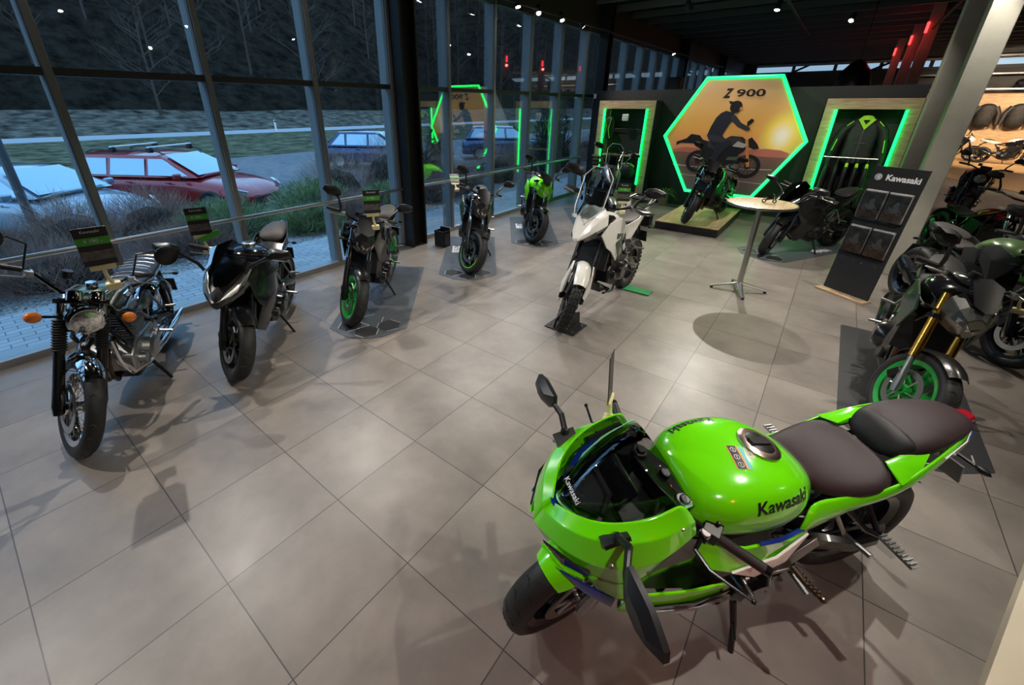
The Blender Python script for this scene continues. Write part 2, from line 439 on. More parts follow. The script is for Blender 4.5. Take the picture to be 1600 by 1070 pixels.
def common(par, c):
    """frame, swingarm, rear wheel, shock, chain, pegs, stand, plate hanger"""
    L=c['L']; xr=-L/2; zr=c['Rr']; xp=-.24; zp=.44+c.get('lift',0); lf=c.get('lift',0)
    wheel(par,'rear_wheel',(xr,0,zr),zr,c['wr'],c['rrr'],M[c['rim']],style=c['wstyle'],discs=(-1,),dr=.11,knob=c.get('knob',False),stripe=M[c['stripe']] if c.get('stripe') else None)
    s=MB()
    for sd in (-1,1):
        s.tube([(xp,sd*.10,zp),(xp-.12,sd*.125,zp-.01),(xr+.12,sd*(c['wr']/2+.055),zr+.03),(xr-.03,sd*(c['wr']/2+.045),zr)],[.03,.034,.028,.024],8,flat=1.3)
    s.cyl((xr,-.15,zr),(xr,.15,zr),.012); s.box((xp-.1,0,zp),(.1,.2,.06))
    s.build('swingarm',M[c.get('swing','satin')],par)
    ch=MB(); y=c['wr']/2+.028; R0=.10; R1=.045; x1=xp+.04
    pts=[V(xr+R0*math.cos(a),y,zr+R0*math.sin(a)) for a in [PI/2+k*PI/10 for k in range(11)]]+[V(x1+R1*math.cos(a),y,zp-.03+R1*math.sin(a)) for a in [-PI/2+k*PI/6 for k in range(7)]]
    ch.tube(pts,.008,6,closed=True); ch.rev([(.075,y-.004),(.095,y-.004),(.095,y+.004),(.075,y+.004)],(xr,0,zr),n=30)
    ch.build('chain',M['dsteel'],par)
    f=MB(); hx,hz=c['head']
    for sd in (-1,1):
        f.tube([(hx,sd*.035,hz),(hx-.14,sd*.13,hz-.10),(.02,sd*.16,hz-.22),(xp,sd*.13,zp+.05),(xp,sd*.11,zp-.04)],.019,8)
        f.tube([(hx,sd*.035,hz-.08),(hx-.06,sd*.12,hz-.26),(.16,sd*.15,.42+lf),(.0,sd*.15,.28+lf)],.016,8)
        f.tube([(hx-.1,sd*.12,hz-.10),(.14,sd*.15,.52+lf)],.013,8)
        f.tube([(.0,sd*.15,hz-.22),(-.3,sd*.11,c['sz']-.06),(c['tailx']+.1,sd*.06,c['tz']-.07)],.013,8)
        f.tube([(xp,sd*.12,zp+.06),(-.42,sd*.1,c['sz']-.05)],.013,8)
    f.build('frame',M[c.get('framec','satin')],par)
    if c.get('twinshock'):
        for sd in (-1,1):
            q=MB(); a=V(xr+.06,sd*.135,zr+.03); b=V(xr+.16,sd*.135,zr+.34); q.cyl(a,b,.012)
            for k in range(10):
                p=a+(b-a)*(.12+.075*k); q.tube([p,p+(b-a)*.035,p+(b-a)*.075],[.018,.027,.018],10)
            q.build('shock_absorber',M['dsteel'],par)
    else:
        q=MB(); q.cyl((-.22,.0,.42),(-.30,0,.66),.03); q.cyl((-.24,0,.46),(-.29,0,.62),.042); q.build('shock_absorber',M['dsteel'],par)
    for sd in (-1,1):
        p=MB(); px=-.20+c.get('pegx',0); p.cyl((px,sd*.17,.40+lf),(px,sd*.29,.39+lf),.012,n=8); p.box((px+.02,sd*.165,.42+lf),(.14,.012,.08),(0,.4*1,0))
        if sd>0: p.tube([(px+.03,.20,.385+lf),(px+.12,.215,.37+lf),(px+.15,.25,.375+lf)],.006,6)
        p.build('footpeg',M['alu'],par)
        p=MB(); p.tube([(-.32,sd*.13,c['sz']-.12),(-.42,sd*.17,.52+lf)],.010,8); p.cyl((-.42,sd*.17,.52+lf),(-.43,sd*.27,.53+lf),.011,n=8)
        p.build('pillion_footpeg',M['alu'],par)
    if c.get('stand',True):
        p=MB(); p.tube([(-.04,.12,.27+lf),(-.03,.24,.10),(-.03,.29,.02)],[.015,.012,.011],8); p.box((-.03,.30,.008),(.09,.05,.012))
        p.build('side_stand',M['dsteel'],par)
    if c.get('hanger',True):
        x0=c['tailx']; z0=c['tz']-.08; p=MB()
        p.tube([(x0+.14,0,z0),(x0+.02,0,z0-.06),(x0-.06,0,z0-.20)],[.03,.022,.018],8)
        p.box((x0-.075,0,z0-.24),(.008,.2,.15),(0,.35,0))
        o=p.build('licence_plate_holder',M['plastic'],par)
        for sd in (-1,1):
            q=MB(); q.cyl((x0-.0,sd*.02,z0-.10),(x0-.01,sd*.10,z0-.10),.006,n=6); q.ball((x0-.01,sd*.13,z0-.10),.03,8,(.5,1,.55)); q.build('rear_indicator',M['plastic'] if not c.get('amber') else M['amber'],par)
        MB().box((x0+.03,0,z0+.06),(.03,.10,.03)).build('tail_light',M['rlens'],par,bevel=.006)
def bars(par, X, hx, hz, w=.37, rise=.06, back=.10, chrome=False, flat=False, guards=None):
    b=MB(X); mm=M['chrome'] if chrome else M['satin']
    h=.05
    b.tube([(hx-back,-w,hz+rise),(hx-back*.5,-w*.62,hz+rise),(hx+.0,-w*.28,hz+h*.5),(hx,0,hz+h*.5-.01),(hx,w*.28,hz+h*.5),(hx-back*.5,w*.62,hz+rise),(hx-back,w,hz+rise)],.0115,8)
    o=b.build('handlebar',mm,par)
    for sd in (-1,1):
        g=MB(X); e=V(hx-back,sd*w,hz+rise); i=V(hx-back*.62,sd*w*.68,hz+rise); g.tube([i,e],.017,10); g.cyl(e,e+(e-i)*.1,.013,n=8); g.build('grip',M['rubber'],o)
        l=MB(X); p=i+V(.02,sd*-.02,0); l.box(p+V(.01,0,-.01),(.05,.04,.035)); l.tube([p+V(.02,0,0),p+V(.075,sd*.03,-.01),p+V(.06,sd*.15,-.012)],[.007,.006,.005],6); l.build('brake_lever' if sd<0 else 'clutch_lever',M['alu'],o)
        if guards:
            q=MB(X); q.tube([i+V(.03,0,0),i+V(.10,sd*.06,0),e+V(.06,sd*.0,-.005),e+V(0,sd*.015,0)],[.02,.045,.04,.012],8,flat=.5); q.build('hand_guard',guards,o)
    c=MB(X); c.cyl((hx+.03,-.10,hz+rise+.01),(hx+.03,-.10,hz+rise+.055),.028,n=12); c.build('brake_fluid_reservoir',M['plastic'],o)
    return o
CF=dict(L=1.42,Rf=.298,Rr=.318,wf=.12,wr=.17,rrf=.222,rrr=.222,rim='satin',wstyle='cast',tilt=rad(24.5),sz=.80,tz=.90,tailx=-.82,head=(.40,.90),paint='gloss',panel='satin',kind='naked',steer=.25,lean=.11)
def moto(name, label, loc, hd, **kw):
    c=dict(CF); c.update(kw); k=c['kind']
    par=empty(name,(loc[0],loc[1],(loc[2] if len(loc)>2 else 0)+.004),label=label,cat='motorcycle',rot=(-c['lean'],0,rad(hd)))
    xf=c['L']/2; zf=c['Rf']; t=c['tilt']; d=V(-math.sin(t),0,math.cos(t))
    LL=c.get('forkL',.74); H=V(xf,0,zf)+d*LL
    piv=V(xf,0,zf)+d*.4-V(.05,0,0)
    X=Matrix.Translation(piv)@Matrix.Rotation(c['steer'],4,d)@Matrix.Translation(-piv)
    c['head']=(H.x-.03,H.z-.06); lf=c.get('lift',0)
    P=M[c['paint']]; Q=M[c['panel']]
    wheel(par,'front_wheel',(xf,0,zf),zf,c['wf'],c['rrf'],M[c['rim']],X,c['wstyle'],c.get('discs',(1,-1)),c.get('dr',.15),c.get('knob',False),M[c['stripe']] if c.get('stripe') else None)
    fork(par,(xf,0,zf),.02,X,t,M[c.get('forku','chrome')],M[c.get('forkl','satin')],LL,c.get('usd',False),c.get('gaiter',False))
    common(par,c)
    engine(par,M[c.get('engc','dsteel')],z0=.40+lf,fins=c.get('fins',False),cover=M[c.get('cover','satin')],s=c.get('es',1.))
    exhaust(par,M[c.get('headerc','bronze')],M[c.get('mufc','satin')],c.get('cyls',2),c.get('exh','side'),z0=.56+lf)
    if not c.get('fins'):
        r=MB(); r.box((.345,0,.58+lf),(.03,.34,.26),(0,-.25,0)); o=r.build('radiator',M['plastic'],par)
        r=MB()
        for i in range(16): r.box((.362-.0155*i*.25+.004,0,.475+lf+i*.0135),(.004,.30,.005))
        r.build('radiator_core',M['dsteel'],o)
    hx,hz=H.x,H.z
    if k in('naked','roadster'):
        arcfender(par,(xf,0,zf),zf+.035,.15,rad(60),rad(150),Q,X)
        bars(par,X,hx+.01,hz+.03,w=.37,rise=.07,back=.08)
        for sd in (-1,1): mirror(par,(hx-.03,sd*.25,hz+.10),(hx+.0,sd*.33,hz+.27),(.15,.10),X)
        # tank
        tb=MB(); ts=1.0
        tb.body([(.36,sec(.09,.90,.80)),(.31,sec(.16,.985,.76)),(.18,sec(.19,1.025,.76)),(.03,sec(.165,1.0,.77)),(-.09,sec(.11,.925,.78)),(-.15,sec(.08,.86,.79))])
        tk=tb.build('fuel_tank',P,par,sub=2)
        q=MB(); q.rev([(.0001,.006),(.045,.006),(.052,0),(.052,-.02),(.0001,-.02)],(.12,0,1.022),ax=(-.05,0,1),n=24); q.build('fuel_cap',M[c.get('capc','steel')],tk)
        q=MB(); q.rev([(.0001,.010),(.022,.010),(.030,.006),(.0001,.006)],(.12,0,1.022),ax=(-.05,0,1),n=20); q.build('cap_lock',M['plastic'],tk)
        # shrouds
        s=MB(); s.both([(.47,.17,.80),(.44,.19,.90),(.28,.215,.96),(.10,.20,.90),(.16,.21,.78),(.26,.20,.70),(.36,.19,.60)],.012,(.33,.245,.82))
        s.build('tank_shroud',M[c.get('shroud',c['paint'])],par,bevel=.003)
        s=MB(); s.both([(.12,.19,.86),(.0,.17,.86),(-.16,.14,.82),(-.10,.15,.70),(.10,.17,.72)],.01,(.0,.175,.79)); s.both([(.34,.175,.62),(.30,.185,.66),(.22,.17,.40),(.10,.15,.26),(.26,.12,.28)],.01,(.24,.19,.42)); s.build('side_cover',Q,par,bevel=.003)
        # seats and tail
        s=MB(); s.body([(-.10,sec(.07,.86,.80)),(-.16,sec(.11,.83,.77)),(-.30,sec(.15,.815,.75)),(-.42,sec(.15,.83,.75)),(-.50,sec(.13,.87,.77))]); s.build('rider_seat',M[c.get('seatm','seat')],par,sub=2)
        s=MB(); s.body([(-.46,sec(.10,.87,.83)),(-.50,sec(.13,.925,.84)),(-.64,sec(.12,.95,.86)),(-.78,sec(.085,.96,.88)),(-.84,sec(.05,.94,.89))]); s.build('pillion_seat',M[c.get('seatm','seat')],par,sub=2)
        s=MB(); s.body([(-.36,sec(.14,.80,.74)),(-.52,sec(.135,.86,.76)),(-.72,sec(.105,.90,.81)),(-.90,sec(.04,.93,.87))]); s.both([(-.20,.15,.79),(-.50,.15,.88),(-.88,.06,.935),(-.84,.07,.87),(-.46,.135,.75)],.01,(-.5,.155,.82)); s.build('tail_cowl',P if not c.get('tailp') else M[c['tailp']],par,bevel=.003)
        # headlight cowl (turns with the bars)
        if k=='naked':
            s=MB(X); s.body([(hx+.06,[(0,hz+.03),(.07,hz+.02),(.115,hz-.03),(.12,hz-.12),(.09,hz-.20),(0,hz-.22)]),(hx+.17,[(0,hz-.00),(.06,hz-.02),(.105,hz-.07),(.10,hz-.14),(.05,hz-.22),(0,hz-.24)]),(hx+.235,[(0,hz-.07),(.03,hz-.08),(.06,hz-.11),(.055,hz-.15),(.03,hz-.20),(0,hz-.22)])])
            hl=s.build('headlight_cowl',M[c.get('cowl',c['paint'])],par,bevel=.004,smooth=20)
            s=MB(X)
            for sd in (-1,1): s.plate([(hx+.243,sd*.012,hz-.155),(hx+.236,sd*.05,hz-.125),(hx+.196,sd*.095,hz-.11),(hx+.20,sd*.085,hz-.145),(hx+.228,sd*.04,hz-.185)],.01)
            s.build('headlight_lens',M['lens'],hl)
            s=MB(X); s.plate([(hx+.185,-.07,hz-.01),(hx+.06,-.10,hz+.12),(hx+.05,0,hz+.15),(hx+.06,.10,hz+.12),(hx+.185,.07,hz-.01),(hx+.21,0,hz-.03)],.005,(hx+.13,0.001,hz+.07)); s.build('flyscreen',M['plastic'],par)
        else:
            s=MB(X); s.rev([(.0001,.02),(.08,.02),(.095,.0),(.09,-.06),(.04,-.11),(.0001,-.12)],(hx+.14,0,hz-.10),ax=(1,0,0),n=28); hl=s.build('headlight',M['gloss'],par)
            s=MB(X); s.rev([(.0001,.03),(.06,.026),(.082,.018),(.0001,.018)],(hx+.14,0,hz-.10),ax=(1,0,0),n=28); s.build('headlight_lens',M['lens'],hl)
        s=MB(X); s.box((hx+.06,0,hz+.08),(.03,.16,.10),(0,-.9,0)); s.build('instrument_panel',M['dlens'],par,bevel=.006)
        for sd in (-1,1):
            q=MB(X); q.cyl((hx+.08,sd*.09,hz-.14),(hx+.07,sd*.17,hz-.14),.007,n=6); q.ball((hx+.07,sd*.20,hz-.14),.032,8,(.5,1.1,.5)); q.build('front_indicator',M['plastic'],par)
    elif k=='sport':
        arcfender(par,(xf,0,zf),zf+.035,.15,rad(58),rad(150),Q,X)
        bars(par,X,hx+.0,hz-.01,w=.34,rise=.02,back=.10)
        tb=MB(); tb.body([(.36,sec(.09,.88,.80)),(.30,sec(.16,.97,.76)),(.17,sec(.19,1.0,.76)),(.03,sec(.165,.98,.77)),(-.09,sec(.11,.90,.78)),(-.15,sec(.08,.84,.79))])
        tk=tb.build('fuel_tank',M['gloss'],par,sub=2)
        q=MB(); q.rev([(.025,.006),(.045,.006),(.055,0),(.055,-.02),(.025,-.02)],(.13,0,1.002),ax=(-.05,0,1),n=24); q.build('fuel_cap',M['steel'],tk)
        # nose: faceted
        nz=[(.50,[(0,1.0),(.10,.985),(.165,.93),(.185,.85),(.14,.76),(0,.73)]),(.66,[(0,.95),(.09,.935),(.15,.88),(.16,.82),(.10,.74),(0,.71)]),(.80,[(0,.86),(.05,.85),(.11,.815),(.11,.77),(.06,.715),(0,.70)]),(.90,[(0,.765),(.02,.76),(.035,.755),(.035,.74),(.02,.72),(0,.71)])]
        s=MB(); s.body(nz); fa=s.build('front_fairing',P,par,bevel=.006,smooth=20)
        s=MB()
        for sd in (-1,1): s.plate([(.885,sd*.035,.752),(.80,sd*.118,.80),(.72,sd*.15,.84),(.74,sd*.148,.79),(.83,sd*.09,.755)],.01,(.80,sd*.115,.785))
        s.build('headlight_lens',M['dlens'],fa)
        s=MB(); s.plate([(.80,-.06,.875),(.64,-.14,.96),(.50,-.15,1.06),(.46,0,1.13),(.50,.15,1.06),(.64,.14,.96),(.80,.06,.875),(.82,0,.86)],.004,(.62,.001,1.04)); s.build('windscreen',M['screen'],par)
        s=MB(); s.both([(.905,.012,.770),(.80,.085,.852),(.66,.135,.925),(.56,.165,.955),(.68,.158,.875),(.80,.122,.815)],.012,(.74,.135,.875)); s.build('side_graphic',M['gunmetal'],fa,bevel=.002)
        s=MB(); s.plate([(.895,-.02,.783),(.86,-.045,.825),(.82,0,.865),(.86,.045,.825),(.895,.02,.783)],.004,(.868,.001,.826)); s.build('nose_scoop',M['plastic'],fa)
        s=MB(); s.both([(.66,.16,.86),(.50,.19,.95),(.22,.225,.90),(.10,.20,.76),(.06,.19,.56),(.12,.17,.34),(.34,.14,.24),(.50,.12,.34),(.44,.17,.54),(.60,.17,.70)],.012,(.33,.245,.64)); s.build('side_fairing',M[c.get('shroud',c['paint'])],par,bevel=.004)
        s=MB(); s.both([(.40,.235,.80),(.14,.23,.86),(-.06,.18,.80),(.16,.22,.74)],.012,(.2,.25,.80)); s.build('fairing_wing',Q,par,bevel=.003)
        for sd in (-1,1): mirror(par,(.66,sd*.15,.93),(.66,sd*.33,1.07),(.16,.09))
        s=MB(); s.body([(-.10,sec(.07,.85,.79)),(-.16,sec(.11,.80,.75)),(-.30,sec(.15,.785,.72)),(-.42,sec(.15,.80,.72)),(-.50,sec(.13,.84,.75))]); s.build('rider_seat',M[c.get('seatm','seat')],par,sub=2)
        s=MB(); s.body([(-.46,sec(.10,.87,.83)),(-.50,sec(.13,.935,.84)),(-.62,sec(.125,.965,.86)),(-.78,sec(.085,.98,.90)),(-.84,sec(.05,.96,.91))]); s.build('pillion_seat',M[c.get('seatm','seat')],par,sub=2)
        s=MB(); s.body([(-.36,sec(.14,.79,.72)),(-.52,sec(.14,.87,.76)),(-.72,sec(.11,.92,.82)),(-.92,sec(.04,.95,.89))]); s.both([(-.20,.15,.77),(-.50,.155,.89),(-.90,.06,.955),(-.84,.07,.88),(-.46,.135,.73)],.01,(-.5,.16,.82)); s.build('tail_cowl',P,par,bevel=.003)
    elif k=='retro':
        arcfender(par,(xf,0,zf),zf+.03,.125,rad(62),rad(190),M['chrome'],X,n=20,drop=.05)
        q=MB(X)
        for sd in (-1,1):
            for a in (70,130): q.tube([(xf+math.cos(rad(a))*(zf+.01),sd*.066,zf+math.sin(rad(a))*(zf+.01)),(xf-.10,sd*.095,zf+.22)],.006,6)
        q.build('fender_stay',M['chrome'],par)
        arcfender(par,(-xf,0,c['Rr']),c['Rr']+.035,.16,rad(10),rad(165),M['chrome'],None,n=20,name='rear_fender',drop=.05)
        bars(par,X,hx+.01,hz+.02,w=.40,rise=.13,back=.14,chrome=True)
        mirror(par,(hx-.08,-.27,hz+.15),(hx-.06,-.44,hz+.33),(.1,.075),X,style='round'); mirror(par,(hx-.08,.27,hz+.15),(hx-.06,.44,hz+.33),(.1,.075),X,style='round')
        tb=MB(); tb.body([(.36,sec(.05,.86,.78)),(.31,sec(.11,.93,.75)),(.20,sec(.145,.965,.73)),(.05,sec(.14,.95,.73)),(-.08,sec(.105,.89,.75)),(-.16,sec(.07,.83,.77))])
        tk=tb.build('fuel_tank',P,par,sub=2)
        q=MB(); q.rev([(.0001,.02),(.03,.02),(.036,.01),(.036,-.01),(.0001,-.01)],(.20,0,.968),ax=(0,0,1),n=20); q.build('fuel_cap',M['chrome'],tk)
        q=MB()
        for sd in (-1,1): q.tube([(.30,sd*.125,.86),(.22,sd*.15,.92),(.06,sd*.15,.91),(-.08,sd*.112,.85),(-.02,sd*.13,.79),(.16,sd*.152,.77),(.27,sd*.14,.80)],.010,6,closed=True,flat=.5)
        q.build('tank_pinstripe_panel',M['silver'],tk)
        q=MB()
        for sd in (-1,1): q.plate([(.14,sd*.151,.87),(.02,sd*.151,.87),(.00,sd*.150,.83),(.10,sd*.152,.83)],.012,(.07,sd*.156,.85))
        q.build('tank_badge',M['chrome'],tk)
        s=MB(); s.body([(-.14,sec(.09,.85,.79)),(-.24,sec(.13,.835,.76)),(-.42,sec(.14,.83,.75)),(-.58,sec(.135,.86,.77)),(-.80,sec(.12,.87,.79)),(-.86,sec(.08,.85,.80))]); se=s.build('dual_seat',M['navy'],par,sub=2)
        s=MB()
        for i in range(7):
            x=-.24-i*.09; z=.835+(.0 if x>-.45 else .03); s.tube([(x,-.11,z-.012),(x,-.05,z+.003),(x,0,z+.005),(x,.05,z+.003),(x,.11,z-.012)],.004,5)
        for sd in (-1,1): s.tube([(-.16,sd*.10,.79),(-.42,sd*.142,.78),(-.60,sd*.138,.80),(-.84,sd*.10,.83)],.008,6)
        s.tube([(-.47,-.14,.79),(-.47,-.10,.85),(-.47,0,.865),(-.47,.10,.85),(-.47,.14,.79)],.009,6,flat=.4)
        s.build('seat_piping',M['silver'],se)
        s=MB(); s.both([(-.10,.12,.74),(-.36,.13,.74),(-.40,.13,.64),(-.34,.13,.56),(-.14,.12,.58)],.01,(-.25,.155,.65)); s.build('side_cover',P,par,sub=1)
        s=MB(X); s.rev([(.0001,.0),(.085,.0),(.10,-.012),(.098,-.06),(.06,-.12),(.0001,-.14)],(hx+.17,0,hz-.09),ax=(1,0,0),n=32); hl=s.build('headlight',M['chrome'],par)
        s=MB(X); s.rev([(.0001,.022),(.05,.018),(.08,.004),(.0001,.0)],(hx+.17,0,hz-.09),ax=(1,0,0),n=32); s.build('headlight_lens',M['lens'],hl)
        for sd in (-1,1):
            q=MB(X); q.rev([(.0001,.03),(.04,.03),(.045,.02),(.045,-.03),(.0001,-.03)],(hx+.06,sd*.055,hz+.045),ax=(-.4,0,1),n=20); g=q.build('gauge',M['chrome'],par)
            q=MB(X); q.rev([(.0001,.033),(.036,.033),(.036,.03),(.0001,.03)],(hx+.06,sd*.055,hz+.045),ax=(-.4,0,1),n=20); q.build('gauge_face',M['dlens'],g)
            q=MB(X); q.cyl((hx+.09,sd*.10,hz-.09),(hx+.09,sd*.20,hz-.09),.009,n=8); g=q.build('front_indicator',M['satin'],par)
            q=MB(X); q.ball((hx+.10,sd*.235,hz-.09),.045,12,(.8,.95,.8)); q.build('indicator_lens',M['amber'],g)
            e=MB(); e.tube([(.22,sd*.07,.62),(.33,sd*.09,.58),(.34,sd*.12,.42),(.25,sd*.15,.28),(.05,sd*.17,.23),(-.2,sd*.18,.24)],.021,10); e.tube([(-.2,sd*.17,.24),(-.28,sd*.17,.24),(-.78,sd*.17,.27),(-.88,sd*.17,.28)],[.020,.034,.036,.02],12); e.build('peashooter_exhaust',M['chrome'],par)
        # horn, bevel tower
        q=MB(); q.cyl((-.0,-.18,.42),(.05,-.165,.70),.028); q.build('bevel_drive_tower',M['alu'],par)
    elif k=='adv':
        arcfender(par,(xf,0,zf),zf+.05,.14,rad(48),rad(160),P,X,drop=.035)
        s=MB(X)
        for sd in (-1,1): s.plate([(xf-.14,sd*.11,zf+.34),(xf-.02,sd*.115,zf+.30),(xf-.0,sd*.12,zf+.08),(xf+.03,sd*.12,zf-.06),(xf-.05,sd*.12,zf-.04),(xf-.08,sd*.12,zf+.14)],.02,(xf-.05,sd*.15,zf+.12))
        s.build('fork_guard',P,par,bevel=.004)
        bars(par,X,hx+.01,hz+.05,w=.41,rise=.08,back=.08,chrome=False,guards=M[c.get('guard','plastic')])
        for sd in (-1,1): mirror(par,(hx-.03,sd*.27,hz+.14),(hx+.0,sd*.33,hz+.30),(.17,.10),X)
        zt=lf
        tb=MB(); tb.body([(.36,sec(.09,.90+zt,.80+zt)),(.28,sec(.15,.99+zt,.76+zt)),(.14,sec(.16,1.02+zt,.76+zt)),(.0,sec(.13,.97+zt,.77+zt)),(-.12,sec(.08,.87+zt,.78+zt))]); tb.build('fuel_tank',P,par,sub=2)
        s=MB(); s.both([(.54,.15,.86+zt),(.46,.19,.98+zt),(.26,.21,1.0+zt),(.04,.17,.90+zt),(-.04,.16,.80+zt),(.10,.18,.62+zt),(.18,.19,.52+zt),(.34,.19,.66+zt),(.44,.18,.72+zt)],.014,(.28,.235,.80+zt)); sh=s.build('side_fairing',P,par,bevel=.004)
        s=MB(); s.both([(.34,.222,.86+zt),(.22,.235,.84+zt),(.20,.228,.72+zt),(.10,.205,.60+zt),(.18,.213,.58+zt),(.32,.216,.74+zt)],.008,(.24,.243,.76+zt)); s.build('side_graphic',M[c.get('graphic','dkgreen')],sh)
        if c.get('word'):
            for sd in (-1,1): text(c['word'],.075,M['wtxt'],par,frame_mat((.205,sd*.258,.70+zt),(-sd,-.12,-sd*.75),(0,0,1)),bold=.001,shear=.2)
        # beak and screen
        s=MB(); s.body([(.46,[(0,1.13+zt),(.10,1.11+zt),(.15,1.05+zt),(.16,0.95+zt),(.10,0.87+zt),(0,0.85+zt)]),(.60,[(0,1.07+zt),(.08,1.05+zt),(.12,1.00+zt),(.12,0.91+zt),(.07,0.84+zt),(0,0.82+zt)]),(.72,[(0,0.95+zt),(.05,0.94+zt),(.08,0.91+zt),(.075,0.87+zt),(.04,0.83+zt),(0,0.82+zt)]),(.80,[(0,0.86+zt),(.015,0.86+zt),(.025,0.85+zt),(.025,0.84+zt),(.015,0.83+zt),(0,0.83+zt)])]); fa=s.build('front_cowl',P,par,bevel=.006,smooth=20)
        s=MB()
        for sd in (-1,1): s.plate([(.74,sd*.075,0.86+zt),(.62,sd*.125,0.91+zt),(.60,sd*.125,0.85+zt),(.72,sd*.06,0.82+zt)],.008)
        s.build('headlight_lens',M['dlens'],fa)
        s=MB(); s.plate([(.66,-.08,1.04+zt),(.54,-.14,1.12+zt),(.42,-.14,1.39+zt),(.39,-.07,1.47+zt),(.39,.07,1.47+zt),(.42,.14,1.39+zt),(.54,.14,1.12+zt),(.66,.08,1.04+zt)],.004,(.56,.001,1.22+zt)); ws=s.build('windscreen',M['clear'],par); s=MB(); s.tube([(.73,-.08,1.04+zt),(.61,-.14,1.12+zt),(.49,-.14,1.39+zt),(.46,-.07,1.47+zt),(.46,.07,1.47+zt),(.49,.14,1.39+zt),(.61,.14,1.12+zt),(.73,.08,1.04+zt)],.005,6); s.build('screen_edge_highlight',mat('screen_highlight_pale',(.5,.52,.52),.3),ws)  # pale tube stands in for highlights along the clear screen's edge
        s=MB(); s.box((.44,0,1.19+zt),(.02,.13,.18),(0,-.4,0)); s.build('instrument_panel',M['dlens'],par,bevel=.006)
        s=MB()
        for sd in (-1,1): s.tube([(.46,sd*.07,1.05+zt),(.40,sd*.07,1.27+zt)],.006,6)
        s.tube([(.42,-.1,1.25+zt),(.42,.1,1.25+zt)],.006,6); s.build('screen_bracket',M['steel'],par)
        s=MB(); s.body([(-.08,sec(.06,.90+zt,.82+zt)),(-.18,sec(.11,.875+zt,.80+zt)),(-.40,sec(.14,.87+zt,.79+zt)),(-.50,sec(.13,.90+zt,.81+zt)),(-.56,sec(.125,.93+zt,.83+zt)),(-.82,sec(.10,.935+zt,.86+zt))]); s.build('dual_seat',M[c.get('seatm','seat')],par,sub=2)
        s=MB(); s.both([(-.04,.15,.84+zt),(-.40,.155,.86+zt),(-.90,.10,1.0+zt),(-.94,.09,.97+zt),(-.60,.13,.82+zt),(-.30,.14,.64+zt),(-.12,.15,.68+zt)],.012,(-.36,.165,.79+zt)); s.build('tail_panel',P,par,bevel=.004)
        s=MB()
        for sd in (-1,1): s.tube([(-.60,sd*.10,.93+zt),(-.72,sd*.16,.98+zt),(-.96,sd*.13,1.0+zt)],.012,8)
        s.box((-.86,0,.985+zt),(.22,.2,.02)); s.tube([(-.96,-.13,1.0+zt),(-.98,0,1.0+zt),(-.96,.13,1.0+zt)],.012,8); s.build('rear_rack',M['plastic'],par)
        q=MB(); q.tube([(.30,-.17,.30),(.05,-.17,.25),(-.05,-.14,.28)],.012,8); q.tube([(.30,.17,.30),(.05,.17,.25),(-.05,.14,.28)],.012,8); q.prism([(.30,.30),(.34,.42),(.1,.24),(.0,.24)],-.13,.13); q.build('skid_plate',M['satin'],par)
    elif k=='cruiser':
        arcfender(par,(xf,0,zf),zf+.035,.15,rad(40),rad(150),Q,X)
        bars(par,X,hx-.03,hz+.04,w=.40,rise=.08,back=.2)
        for sd in (-1,1): mirror(par,(hx-.10,sd*.27,hz+.12),(hx-.08,sd*.36,hz+.28),(.15,.09),X)
        tb=MB(); tb.body([(.36,sec(.04,.80,.72)),(.28,sec(.10,.86,.70)),(.12,sec(.135,.88,.68)),(-.04,sec(.12,.83,.68)),(-.20,sec(.07,.74,.67))]); tk=tb.build('fuel_tank',P,par,sub=2)
        q=MB(); q.rev([(.0001,.012),(.03,.012),(.036,.0),(.0001,-.01)],(.16,0,.882),ax=(0,0,1),n=20); q.build('fuel_cap',M['steel'],tk)
        s=MB(); s.body([(-.16,sec(.07,.74,.68)),(-.26,sec(.13,.70,.64)),(-.42,sec(.15,.69,.63)),(-.54,sec(.14,.73,.65)),(-.60,sec(.10,.75,.67))]); s.build('rider_seat',M['seat2'],par,sub=2)
        s=MB(); s.body([(-.56,sec(.08,.75,.70)),(-.68,sec(.10,.76,.70)),(-.86,sec(.08,.74,.69))]); s.build('pillion_seat',M['seat2'],par,sub=2)
        arcfender(par,(-xf,0,c['Rr']),c['Rr']+.06,.2,rad(30),rad(150),Q,None,name='rear_fender')
        s=MB(X); s.rev([(.0001,.02),(.07,.02),(.085,.0),(.08,-.06),(.0001,-.12)],(hx+.12,0,hz-.12),ax=(1,0,0),n=28); hl=s.build('headlight',M['gloss'],par)
        s=MB(X); s.rev([(.0001,.03),(.06,.026),(.0001,.018)],(hx+.12,0,hz-.12),ax=(1,0,0),n=28); s.build('headlight_lens',M['lens'],hl)
    return par
# ---------------------------------------------------------------- the motorcycles on the floor
moto('motorcycle','green and chrome retro roadster with round headlight and amber indicators at far left',(-4.04,.43),-33,kind='retro',paint='dkgreen',panel='gloss',wstyle='wire',rim='chrome',Rf=.33,rrf=.243,wf=.10,Rr=.32,rrr=.235,wr=.13,L=1.465,forku='chrome',forkl='satin',gaiter=True,fins=True,cover='alu',engc='alu',twinshock=True,tilt=rad(27),discs=(-1,),dr=.16,exh='none',steer=.66,lean=.12,tailx=-.98,tz=.80,amber=False,forkL=.70)
moto('motorcycle','matt grey and black fully faired sports bike standing second from the left',(-4.02,1.53),-43,kind='sport',paint='grey',panel='grey',shroud='satin',tilt=rad(24.5),steer=.64,seatm='seat2')
moto('motorcycle','gloss black naked bike with bright green wheel rims on a dark hexagon mat',(-3.97,2.83),-55,kind='naked',paint='gloss',panel='satin',rim='dgreen',cowl='satin',steer=.64,seatm='seat2',shroud='gloss')
